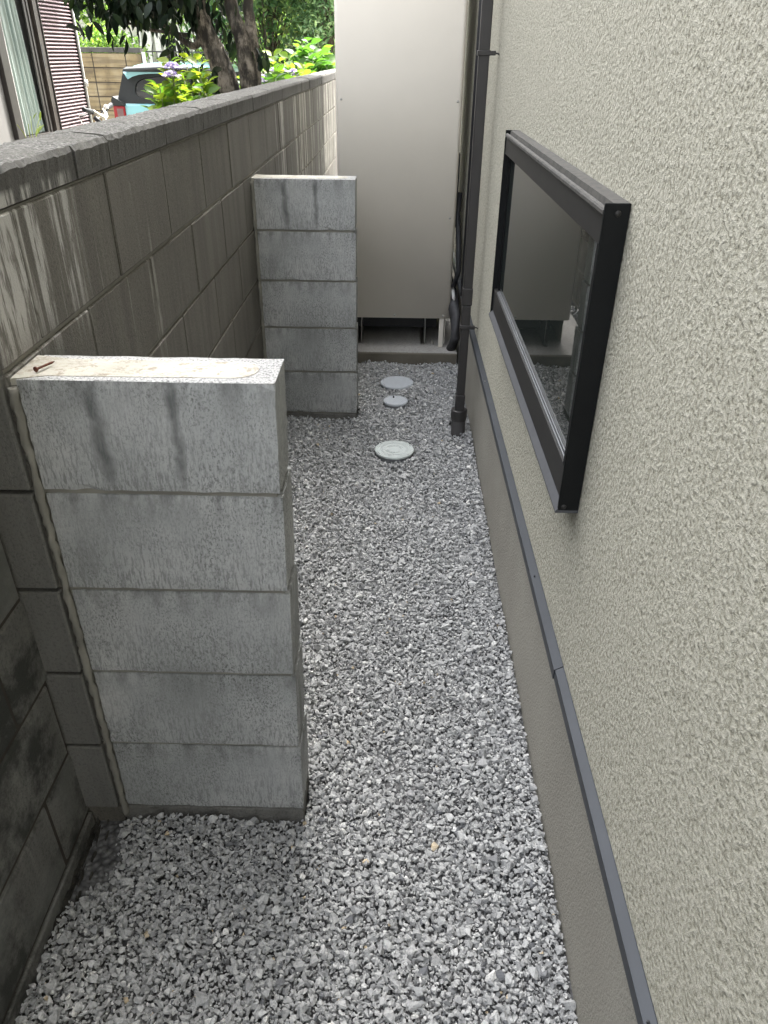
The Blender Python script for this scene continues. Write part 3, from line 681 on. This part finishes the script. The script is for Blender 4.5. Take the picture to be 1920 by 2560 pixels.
bp('frame', 'cream_paint', lambda b: (b.tube([(bx+.02, by, 1.0), (bx+.0, by, .72), (bx+.04, by, .5)], .017, 10), b.tube([(bx+.02, by, .62), (bx+.3, by, .20), (bx+.62, by, .14)], .018, 10), b.tube([(bx+.62, by, .14), (bx+.78, by, .72)], .015, 10),
   b.tube([(bx+.62, by+.03, .14), (bx+1.16, by+.05, gz+.345)], .010, 8), b.tube([(bx+.74, by+.03, .58), (bx+1.16, by+.05, gz+.345)], .009, 8), b.tube([(bx+.03, by+.05, .52), (bx+.10, by+.05, gz+.345)], .011, 8), b.tube([(bx+.03, by-.05, .52), (bx+.10, by-.05, gz+.345)], .011, 8), b.tube([(bx+.035, by-.055, .52), (bx+.035, by+.055, .52)], .012, 8)))
bp('handlebar', 'cream_paint', lambda b: b.tube([(bx-.02, by-.20, 1.035), (bx-.02, by-.12, 1.03), (bx+.02, by-.05, .985), (bx+.02, by, .975), (bx+.02, by+.05, .985), (bx-.02, by+.12, 1.03), (bx-.02, by+.20, 1.035)], .012, 10))
bp('grip', 'black_rubber', lambda b: b.tube([(bx-.02, by-.32, 1.052), (bx-.02, by-.315, 1.052), (bx-.02, by-.21, 1.036), (bx-.02, by-.18, 1.034)], [.014, .0175, .0165, .0185], 12))
bp('grip', 'black_rubber', lambda b: b.tube([(bx-.02, by+.32, 1.052), (bx-.02, by+.315, 1.052), (bx-.02, by+.21, 1.036), (bx-.02, by+.18, 1.034)], [.014, .0175, .0165, .0185], 12))
bp('brake_lever', 'black_rubber', lambda b: (b.tube([(bx-.03, by-.16, 1.025), (bx-.07, by-.19, 1.005), (bx-.075, by-.28, 1.0)], .006, 8), b.box(bx-.04, bx-.005, by-.175, by-.145, 1.01, 1.045, .004), b.tube([(bx-.02, by-.12, .99), (bx+.02, by-.09, .93)], .018, 10)))
bp('brake_lever', 'black_rubber', lambda b: (b.tube([(bx-.03, by+.16, 1.025), (bx-.07, by+.19, 1.005), (bx-.075, by+.28, 1.0)], .006, 8), b.box(bx-.04, bx-.005, by+.145, by+.175, .98, 1.045, .004)))
bp('bell', 'white_plastic', lambda b: b.disc((bx, by+.12, 1.035), [(0, .03), (.014, .026), (.02, .010), (.02, 0), (0, 0)], 16))
bp('brake_cable', 'white_plastic', lambda b: (b.tube([(bx-.06, by-.17, 1.01), (bx-.14, by-.13, 1.0), (bx-.16, by-.06, .95), (bx-.08, by, .86), (bx+.03, by+.01, .6)], .003, 6), b.tube([(bx-.05, by+.16, 1.0), (bx-.10, by+.08, .93), (bx-.03, by+.02, .80)], .003, 6)))
bp('saddle', 'black_rubber', lambda b: b.prism([(bx+.62, by-.03), (bx+.9, by-.09), (bx+.92, by), (bx+.9, by+.09), (bx+.62, by+.03)], 'z', .74, .79))
bp('pedal_crank', 'chrome', lambda b: (b.disc((bx+.62, by-.04, .14), [(0, 0), (.09, 0), (.09, .004), (0, .004)], 24, 'y'), b.tube([(bx+.62, by-.06, .14), (bx+.74, by-.06, .02)], .009, 8), b.box(bx+.70, bx+.78, by-.15, by-.07, .01, .03)))

# ------------------------------------------------------------------ car
cy0 = 10.3; cx0, cx1 = -3.51, -2.03; gc = -.31
car = thing('car', ((cx0+cx1)/2, cy0+1.7, gc), 'pale blue compact car seen from behind over the wall', 'car')
def cp(name, mat, fn, par=None):
    mb = MB(); fn(mb); return mb.build(name, mat, par or car)
def loft(mb, secs, closed=True):
    rings = [[mb.bm.verts.new(p) for p in s_] for s_ in secs]; n = len(rings[0])
    for A, B in zip(rings, rings[1:]):
        for k in range(n): f = mb.bm.faces.new([A[k], A[(k+1) % n], B[(k+1) % n], B[k]]); f.smooth = True; f.material_index = mb.mi
    for rg in (rings[0][::-1], rings[-1]): mb.bm.faces.new(rg)
cm = (cx0+cx1)/2
def sec(y, hw, z0, z1, rd=.10, n=5):
    P = []
    for (sx, sz, a) in ((1, -1, -90), (1, 1, 0), (-1, 1, 90), (-1, -1, 180)):
        cxx, czz = cm+sx*(hw-rd), (z1-rd if sz > 0 else z0+rd)
        P += [(cxx+rd*math.cos(math.radians(a+90*i/n)), y, czz+rd*math.sin(math.radians(a+90*i/n))) for i in range(n+1)]
    return P
def body(b):
    loft(b, [sec(cy0-.02, .66, gc+.30, .86, .06), sec(cy0+.02, .725, gc+.22, .90, .08), sec(cy0+.35, .738, gc+.20, .90, .08), sec(cy0+2.4, .738, gc+.20, .90, .08), sec(cy0+3.2, .72, gc+.22, .80, .10), sec(cy0+3.38, .62, gc+.30, .62, .10)])
bd = cp('body', 'car_paint', body)
def roofp(b):                                           # roof shell with rounded corners
    ys_ = [(cy0+.02, 1.268, .55), (cy0+.08, 1.298, .60), (cy0+.35, 1.318, .62), (cy0+1.2, 1.325, .62), (cy0+1.9, 1.30, .60), (cy0+2.1, 1.27, .57)]
    loft(b, [[(cm+hw*math.cos(t)*1.0, y, zt_-.075*(abs(math.cos(t))**5)-(0 if math.sin(t) >= 0 else .06)) for t in np.linspace(0, 2*math.pi, 24, endpoint=False)] for y, zt_, hw in ys_])
cp('roof', 'car_paint', roofp)
def trap(b, y, ya, z0, z1, w0, w1, th=.02):
    vs = [(cm-w0, y, z0), (cm+w0, y, z0), (cm+w1, ya, z1), (cm-w1, ya, z1)]
    A = [b.bm.verts.new(v) for v in vs]; B = [b.bm.verts.new((v[0], v[1]+th, v[2])) for v in vs]
    for f in ([A[0], A[1], A[2], A[3]], [B[3], B[2], B[1], B[0]]): b.bm.faces.new(f)
    for i in range(4): b.bm.faces.new([A[i], B[i], B[(i+1) % 4], A[(i+1) % 4]])
cp('cabin_shell', 'car_black', lambda b: (loft(b, [sec(cy0+.03, .70, .86, .905, .02), sec(cy0+.04, .70, .86, .91, .02)]),
   loft(b, [[(cm-.72, cy0+.05, .88), (cm-.60, cy0+.10, 1.235), (cm-.57, cy0+.10, 1.26), (cm-.64, cy0+.05, .88)], [(cm-.72, cy0+2.4, .88), (cm-.60, cy0+1.95, 1.235), (cm-.57, cy0+1.95, 1.26), (cm-.64, cy0+2.4, .88)]]),
   loft(b, [[(cm+.72, cy0+.05, .88), (cm+.60, cy0+.10, 1.235), (cm+.57, cy0+.10, 1.26), (cm+.64, cy0+.05, .88)], [(cm+.72, cy0+2.4, .88), (cm+.60, cy0+1.95, 1.235), (cm+.57, cy0+1.95, 1.26), (cm+.64, cy0+2.4, .88)]])))
# tailgate window surround: black frame with a rounded opening, tinted glass behind
def gate(b):
    outer = [(-.70, .885), (.70, .885), (.565, 1.25), (-.565, 1.25)]
    N = 40; inn = []
    for k in range(N):
        a = 2*math.pi*k/N; c, s_ = math.cos(a), math.sin(a); q = (abs(c)**3.2+abs(s_)**3.2)**(-1/3.2)
        zz = 1.055+.125*s_*q; hw = .49-(zz-.93)*.22; inn.append((c*q*hw, zz))
    def yy(z): return cy0+(z-.885)/(1.25-.885)*.07
    out = []
    for k in range(N):
        c, s_ = inn[k][0], inn[k][1]-1.055; q = max(abs(s_)/.165 if s_ < 0 else abs(s_)/.19, 1e-6)
        z0 = 1.055+s_/max(q, abs(c)/(.70-(1.055-.885)*.37))
        z0 = min(max(z0, .885), 1.25); hw = .70-(z0-.885)/.365*.135
        x0 = c*10 if abs(c) < 1e-6 else c/max(q, abs(c)/hw)
        out.append((max(-hw, min(hw, x0)), z0))
    A = [b.bm.verts.new((cm+x, yy(z), z)) for x, z in out]; B = [b.bm.verts.new((cm+x, yy(z), z)) for x, z in inn]
    C_ = [b.bm.verts.new((cm+x, yy(z)+.03, z)) for x, z in inn]
    for k in range(N):
        k2 = (k+1) % N; b.bm.faces.new([A[k], A[k2], B[k2], B[k]]); b.bm.faces.new([B[k], B[k2], C_[k2], C_[k]])
gt = cp('tailgate_surround', 'car_black', gate)
cp('rear_window', 'car_glass', lambda b: trap(b, cy0+.028, cy0+.085, .91, 1.21, .56, .47, .006), gt)
cp('seat', 'car_seat', lambda b: (b.box(cm-.5, cm-.05, cy0+1., cy0+1.12, .55, 1.02, .04, 3), b.box(cm+.05, cm+.5, cy0+1., cy0+1.12, .55, 1.02, .04, 3), b.box(cm-.38, cm-.18, cy0+1., cy0+1.09, 1.03, 1.16, .03, 3), b.box(cm+.18, cm+.38, cy0+1., cy0+1.09, 1.03, 1.16, .03, 3)))
cp('spoiler', 'car_black', lambda b: loft(b, [[(cm+sgn*.56 if abs(sgn) == 1 else cm, y, z) for sgn, y, z in ((-1, cy0-.06, 1.225), (0, cy0-.09, 1.25), (1, cy0-.06, 1.225), (1, cy0+.1, 1.262), (0, cy0+.1, 1.288), (-1, cy0+.1, 1.262))], [(cm+sgn*.55 if abs(sgn) == 1 else cm, y, z) for sgn, y, z in ((-1, cy0-.05, 1.255), (0, cy0-.08, 1.285), (1, cy0-.05, 1.255), (1, cy0+.1, 1.275), (0, cy0+.1, 1.30), (-1, cy0+.1, 1.275))]]))
for sg in (-1, 1):
    def tl(b):
        x0, x1 = cm+sg*.745, cm+sg*.60
        b.box(min(x0, x1), max(x0, x1), cy0-.045, cy0+.15, .60, .865, .012, 2)
    t_ = cp('tail_light', 'lamp_red', tl)
    cp('lens', 'lamp_clear', lambda b: b.box(*sorted((cm+sg*.625, cm+sg*.70)), cy0-.050, cy0-.044, .66, .835, .002), t_)
    def hood(b):
        x0, x1 = cm+sg*.752, cm+sg*.595; xm = cm+sg*.73
        b.prism([(x0, .866), (x1, .866), (x1, .885), (xm, .965), (x0, .93)], 'y', cy0-.05, cy0+.2)
    cp('light_hood', 'car_black', hood, t_)
    for yy_ in (cy0+.55, cy0+2.75):
        w_ = cp('wheel', 'tyre', lambda b: b.disc((cm+sg*.66, yy_, gc+.29), [(0, -.08), (.27, -.08), (.29, -.05), (.29, .05), (.27, .08), (0, .08)], 32, 'x'))
        cp('hubcap', 'chrome', lambda b: b.disc((cm+sg*.66, yy_, gc+.29), [(0, sg*.09), (.17, sg*.085), (.18, sg*.08)], 24, 'x'), w_)
cp('bumper', 'car_black', lambda b: b.box(cm-.72, cm+.72, cy0-.08, cy0+.1, gc+.22, gc+.46, .03, 2))

# ------------------------------------------------------------------ block wall, fence and building beyond the car
yb = 14.5; bw = thing('garden_wall', (-6.5, yb, -.34), 'tan decorative block wall with dark coping behind the car', 'wall')
mb = MB(); z = 1.40; r0 = 0
xj = -5.187
while z > -.34:
    x = -4.352
    edges = [-4.352, -4.628]+[-4.628-.56*k for k in range(1, 9)]
    for a, b in zip(edges, edges[1:]): mb.box(b+.008, a-.008, yb, yb+.12, z-.208, z-.006, .006)
    z -= .214
mb.build('block_courses', 'deco_block', bw)
mb = MB(); mb.box(-9.1, -4.36, yb+.012, yb+.11, -.34, 1.398); mb.build('joint_mortar', 'dark_joint', bw)
mb = MB()
for a, b in zip(edges, edges[1:]): mb.box(b+.006, a-.006, yb-.01, yb+.13, 1.405, 1.482, .006)
mb.build('coping', 'deco_coping', bw)
mb = MB(); mb.box(-4.349, -4.31, yb+.02, yb+.10, -.34, 1.42); mb.build('end_post', 'building_trim', bw)
fn = thing('iron_fence', (-3.2, yb+.1, -.34), 'dark iron railing fence right of the tan block wall', 'fence')
mb = MB(); mb.box(-4.30, -1.2, yb+.09, yb+.115, 1.415, 1.437); mb.box(-4.30, -1.2, yb+.09, yb+.115, .2, .22); mb.build('rail', 'fence_iron', fn)
mb = MB(); x = -4.27
while x < -1.2: mb.box(x, x+.012, yb+.095, yb+.11, -.34, 1.414); x += .075
mb.build('balusters', 'fence_iron', fn)
for x in (-4.03, -2.2):
    mb = MB(); mb.box(x, x+.04, yb+.08, yb+.12, -.34, 1.414); mb.build('post', 'fence_iron', fn)
bl = thing('apartment_building', (-5., 22., -.34), 'pale panelled building with white window frames, far behind the fence', 'building')
mb = MB(); mb.box(-9.5, -1.5, 20., 25., -.34, 6.5); mb.build('facade', 'building_panel', bl)
mb = MB()
for a, b in ((-5.98, -5.93), (-5.83, -5.70), (-5.62, -5.50)): mb.box(a, b, 19.9, 19.995, -.34, 6.4)
mb.build('pilasters', 'building_trim', bl)
for a, b in ((1.78, 1.84), (.95, 1.19)):
    mb = MB(); mb.box(-5.45, -4.3, 19.93, 19.995, a, b); mb.build('band', 'building_trim', bl)
def bwin(x0, x1, z0, z1):
    f = MB(); t_ = .03; f.box(x0, x1, 19.94, 19.996, z1-t_, z1); f.box(x0, x1, 19.94, 19.996, z0, z0+t_); f.box(x0, x0+t_, 19.94, 19.996, z0+t_, z1-t_); f.box(x1-t_, x1, 19.94, 19.996, z0+t_, z1-t_)
    f = f.build('window', 'building_trim', bl)
    g_ = MB(); g_.box(x0+t_, x1-t_, 19.985, 19.997, z0+t_, z1-t_); g_.build('pane', 'car_glass', f)
bwin(-6.25, -6.10, 1.55, 1.74); bwin(-6.42, -6.28, 1.5, 1.68); bwin(-5.44, -5.13, 1.2, 1.77); bwin(-5.10, -4.82, 1.2, 1.77); bwin(-4.78, -4.3, 1.2, 1.77)
bwin(-7.9, -6.9, 2.6, 3.8); bwin(-5.3, -4.2, 3.2, 4.4); bwin(-3.4, -2.2, 1.2, 2.4)
mb = MB(); mb.box(-9.7, -1.3, 19.8, 25.2, 6.501, 6.7); mb.build('roof', 'roof_tile', bl)

# ------------------------------------------------------------------ plants
def curve(pts, n=10):
    pts = [np.array(p, float) for p in pts]; out = []
    P = [2*pts[0]-pts[1]]+pts+[2*pts[-1]-pts[-2]]
    for i in range(1, len(P)-2):
        for t in np.linspace(0, 1, n, endpoint=False):
            a, b, c, d = P[i-1:i+3]; out.append(.5*((2*b)+(c-a)*t+(2*a-5*b+4*c-d)*t*t+(3*b-3*c+d-a)*t**3))
    out.append(pts[-1]); return out
def limb(mb, pts, r0, r1, n=12, lump=.06, k=8):
    c = curve(pts, k); m_ = len(c); mb.tube([tuple(p) for p in c], [r0+(r1-r0)*i/(m_-1) for i in range(m_)], n, lump=lump)

# camellia-like tree behind the wall
tree = thing('evergreen_tree', (-.98, 4.95, -.12), 'multi trunked dark evergreen tree with mottled bark right behind the wall', 'tree')
def tb(name, fn):
    mb = MB(); fn(mb); return mb.build(name, 'bark', tree)
tb('trunk', lambda b: (limb(b, [(-.955, 4.95, -.2), (-.965, 4.93, .7), (-.982, 4.9, 1.20), (-1.030, 4.9, 1.39), (-1.094, 4.9, 1.53), (-1.150, 4.9, 1.684), (-1.22, 4.9, 2.1), (-1.35, 4.95, 2.9), (-1.4, 5., 3.7)], .080, .028, 16)))
tb('trunk', lambda b: (limb(b, [(-.87, 4.98, -.2), (-.872, 4.95, .8), (-.868, 4.9, 1.22), (-.876, 4.9, 1.40), (-.888, 4.9, 1.50), (-.919, 4.92, 1.58), (-.946, 4.94, 1.69), (-.98, 5., 2.2), (-.9, 5.1, 3.0), (-.85, 5.1, 3.8)], .062, .022, 16)))
tb('limb', lambda b: (limb(b, [(-.850, 4.98, 1.0), (-.846, 4.96, 1.22), (-.840, 4.94, 1.42), (-.846, 4.93, 1.60), (-.845, 4.92, 1.70), (-.80, 4.95, 2.2), (-.75, 5., 2.9)], .045, .018, 12)))
tb('limb', lambda b: (limb(b, [(-1.035, 4.92, 1.40), (-1.065, 4.95, 1.49), (-1.092, 4.96, 1.59), (-1.11, 4.97, 1.69), (-1.10, 5.05, 2.2), (-1.0, 5.1, 2.8)], .030, .012, 10)))
tb('limb', lambda b: (limb(b, [(-1.10, 4.9, 1.53), (-1.16, 4.86, 1.47), (-1.26, 4.82, 1.54), (-1.36, 4.8, 1.62), (-1.5, 4.7, 1.80)], .022, .007, 10), limb(b, [(-1.17, 4.84, 1.52), (-1.27, 4.80, 1.53), (-1.40, 4.76, 1.55), (-1.55, 4.72, 1.60)], .012, .004, 8)))
def tw(b):
    for _ in range(60):
        a = np.array([random.uniform(-1.5, -.95), random.uniform(4.7, 5.1), random.uniform(1.75, 3.0)])
        e = a+np.array([random.uniform(-.5, .2), random.uniform(-.35, .3), random.uniform(-.25, .35)])
        limb(b, [a, (a+e)/2+np.array([0, 0, .04]), e], .007, .002, 5, 0, 3)
tb('twigs', tw)
# foliage: hanging clusters with gaps
P, D, S = [], [], []
def cluster(c, spread, n, down=.9, size=(.055, .085)):
    for _ in range(n):
        P.append(np.array(c)+rng.normal(0, 1, 3)*spread)
        d = rng.normal(0, .55, 3); d[2] -= down; D.append(d); S.append(rng.uniform(*size))
for _ in range(120):      # drooping skirt seen at the top left
    cluster((rng.uniform(-1.70, -1.08), rng.uniform(4.45, 5.0), 1.60+rng.uniform(0, .25)+.05*rng.random()), .035, 9)
for _ in range(340):      # main crown
    a = rng.uniform(0, 6.28); r_ = .62*math.sqrt(rng.random()); cluster((-1.30+r_*math.cos(a), 4.9+.55*r_*math.sin(a), rng.uniform(1.85, 3.4)), .06, 10, .3)
for _ in range(40): cluster((rng.uniform(-1.06, -.93), rng.uniform(4.9, 5.25), rng.uniform(1.48, 2.0)), .035, 4)
for c in ((-1.33, 4.5, 1.555), (-1.42, 4.5, 1.54), (-1.50, 4.5, 1.53), (-1.58, 4.55, 1.56), (-1.20, 4.6, 1.56), (-1.27, 4.6, 1.51), (-1.67, 4.5, 1.57), (-1.235, 4.7, 1.46), (-1.19, 4.7, 1.46), (-1.15, 4.7, 1.50), (-1.02, 4.6, 1.38), (-1.10, 4.55, 1.36), (-1.06, 4.5, 1.33), (-.98, 4.55, 1.33), (-1.0, 4.6, 1.27), (-.80, 4.9, 1.45), (-.76, 4.9, 1.42)): cluster(c, .022, 4, 1.3, (.06, .09))
leaves('foliage', P, D, S, 'camellia_leaf', tree, wd=.22, tone=rng.beta(1.2, 2.2, len(P)))

# hydrangeas
flw, ff = leaf_shape(.45, .05, .15, 3)
def hydrangea(cx, cy, top, rx, ry, nst, label, tb_=(0, 1), seed=0, fl=4, lsz=(.09, .15), z0=-.12):
    r = np.random.default_rng(seed)
    t = thing('hydrangea', (cx, cy, z0), label, 'shrub', 'hydrangea shrubs leaning over the wall')
    mb = MB(); P, D, S, T = [], [], [], []; tips = []
    for _ in range(nst):
        a = r.uniform(0, 6.28); q = math.sqrt(r.random()); tip = np.array([cx+rx*q*math.cos(a), cy+ry*q*math.sin(a), top-.20*q*q-r.uniform(0, .16)])
        base = np.array([cx+.25*(tip[0]-cx), cy+.25*(tip[1]-cy), z0]); mid = (base+tip)/2+np.array([.1*(tip[0]-cx), .1*(tip[1]-cy), .1])
        limb(mb, [base, mid, tip], .006, .003, 6, 0, 5); tips.append(tip)
        dvec = tip-mid; dvec /= np.linalg.norm(dvec)
        for k in range(6):
            p = tip-dvec*.055*k; az = k*1.57+r.uniform(-.3, .3)
            for s_ in (0, math.pi):
                d = np.array([math.cos(az+s_), math.sin(az+s_), .65-.18*k+r.normal(0, .15)]); P.append(p+.01*d); D.append(d); S.append(r.uniform(*lsz)*(.62 if k == 0 else .85 if k == 1 else 1)); T.append(np.clip(r.uniform(*tb_)-.08*k+.15, 0, 1))
    mb.build('stems', 'stem_green', t)
    leaves('foliage', P, D, S, 'hydrangea_leaf', t, leaf_shape(.34, .16, .22), tone=np.array(T))
    tips.sort(key=lambda p: p[1]+.5*abs(p[0]-cx)-.8*p[2])
    for p in tips[:fl]:
        c = p+np.array([0, 0, .035]); PP, DD, SS, TT_ = [], [], [], []
        for _ in range(60):
            n_ = r.normal(0, 1, 3); n_[2] = abs(n_[2])*.8; n_ /= np.linalg.norm(n_); q = c+n_*np.array([.030, .030, .020])
            t1 = np.cross(n_, [0, .3, 1]); t1 /= np.linalg.norm(t1); t2 = np.cross(n_, t1); tn = r.random()
            for k in range(4):
                a = k*1.57+.3; PP.append(q); DD.append(t1*math.cos(a)+t2*math.sin(a)+.15*n_); SS.append(.009); TT_.append(tn)
        for _ in range(9):                               # larger pale sepals around the rim
            a = r.uniform(0, 6.28); q = c+np.array([.036*math.cos(a), .036*math.sin(a), 0])
            for k in range(4): b_ = k*1.57; PP.append(q); DD.append((math.cos(b_), math.sin(b_), .3)); SS.append(.014); TT_.append(.97)
        leaves('flower_head', PP, DD, SS, 'petal', t, (flw, ff), tone=np.array(TT_))
hydrangea(-1.03, 4.05, 1.47, .15, .26, 50, 'sunlit yellow green hydrangea with lilac blooms left of the dark tree trunks', (.35, 1), 1, 2, (.065, .105))
hydrangea(-1.11, 4.12, 1.36, .10, .20, 22, 'lower green hydrangea in front of the pale blue car, leftmost of the shrubs', (.1, .6), 2, 1, (.08, .12))
hydrangea(-.97, 5.85, 1.42, .20, .40, 26, 'green hydrangea immediately right of the tree trunks', (.05, .6), 3, 3, (.10, .15))
hydrangea(-.95, 7.1, 1.50, .20, .50, 30, 'bright hydrangea with pale mauve blooms, midway between the trunks and the tank', (.3, .95), 4, 5, (.11, .16))
hydrangea(-.93, 8.9, 1.55, .22, .55, 30, 'broad leaved green hydrangea beside the top of the beige tank cabinet', (.0, .5), 5, 0, (.13, .20), -.15)

def bush_tree(name, c, rad, h0, h1, label, cat, lm, n, size, seed, trunk=.05, nclump=60, wd=.3, droop=.2):
    r = np.random.default_rng(seed); gz_ = -.34
    t = thing(name, (c[0], c[1], gz_), label, cat, None)
    mb = MB(); limb(mb, [(c[0], c[1], gz_), (c[0]+.05, c[1], (h0+h1)/2*.5), (c[0]-.03, c[1], h1*.8)], trunk, trunk*.3, 10)
    cl = []
    for _ in range(nclump):
        v = r.normal(0, 1, 3); v /= np.linalg.norm(v); q = r.random()**.45
        p = np.array([c[0]+v[0]*rad[0]*q, c[1]+v[1]*rad[1]*q, (h0+h1)/2+v[2]*(h1-h0)/2*q]); cl.append(p)
    for p in cl[::2]:
        st_ = np.array([c[0], c[1], max(h0*.6, p[2]-.8*(h1-h0)/2)]); limb(mb, [st_, (st_+p)/2+np.array([0, 0, .08]), p], trunk*.28, trunk*.06, 5, 0, 3)
    mb.build('trunk', 'twig', t)
    per = n//nclump; P, D, S, T = [], [], [], []
    for p in cl:
        tn = r.random()
        sp_ = min(rad)*.24
        P.append(p+r.normal(0, sp_, (per, 3))*[1, 1, .6]); D.append(r.normal(0, 1, (per, 3))+[0, 0, -.1]); S.append(r.uniform(*size, per)); T.append(np.clip(tn*.6+r.random(per)*.5, 0, 1))
    leaves('crown', np.concatenate(P), np.concatenate(D), np.concatenate(S), lm, t, leaf_shape(wd, .1, droop, 3), tone=np.concatenate(T))
bush_tree('garden_tree', (-6.9, 17., 0), (1.6, 1.0), 1.2, 4.2, 'bright light green tree spilling over the tan block wall', 'tree', 'fresh_leaf', 9000, (.07, .13), 11, .07, 130)
bush_tree('shrub', (-5.35, 15.6, 0), (.75, .5), 1.0, 1.75, 'low feathery green shrub along the top of the tan block wall', 'shrub', 'fresh_leaf', 3600, (.05, .10), 12, .03, 60)
bush_tree('garden_tree', (-1.75, 11.6, 0), (.95, .8), .9, 3.8, 'deep green broadleaf tree behind the hydrangeas', 'tree', 'dark_leaf', 8000, (.06, .11), 13, .05, 120)
bush_tree('maple_tree', (-.95, 11.2, 0), (.55, .6), 1.2, 3.6, 'grey green maple tree beside the top of the tank cabinet', 'tree', 'maple_leaf', 7000, (.05, .09), 14, .03, 100, .18)
bush_tree('garden_tree', (-3.3, 16.5, 0), (1.5, 1.0), 1.0, 4.6, 'sunny yellow green tree glimpsed between the dark trunks', 'tree', 'fresh_leaf', 8000, (.07, .12), 15, .06, 110)
bush_tree('garden_tree', (-1.2, 14.8, 0), (1.5, 1.), .6, 4.6, 'tall yellowish green tree at the very back behind the maple', 'tree', 'fresh_leaf', 9000, (.07, .12), 16, .06, 120)

# weed on the wall
weed = thing('weed', (-.728, 1.62, 1.25), 'small yellow green weed sprouting behind the wall top below the curtain', 'weed')
mb = MB()
for (dx, dy, dz, r_) in ((.01, -.02, .075, .0014), (-.005, .03, .085, .001), (.0, .06, .08, .001), (.005, .045, .07, .0012), (-.003, -.04, .075, .0012)):
    limb(mb, [(-.728, 1.62, 1.25), (-.728+dx*.3, 1.62+dy*.5, 1.25+dz*.7), (-.728+dx, 1.62+dy, 1.25+dz)], r_, r_*.4, 5, 0, 4)
mb.build('stalks', 'weed_leaf', weed)
for p_, d_, l_ in (((-.728, 1.62, 1.28), (.1, -.8, .5), .045), ((-.726, 1.64, 1.30), (.1, .7, .6), .04), ((-.728, 1.68, 1.325), (0, .3, .8), .02), ((-.728, 1.65, 1.33), (.1, .5, .6), .018)):
    leaves('blade', [p_], [d_], np.array([l_]), 'hydrangea_leaf', weed, wd=.12, tone=np.array([.95]))
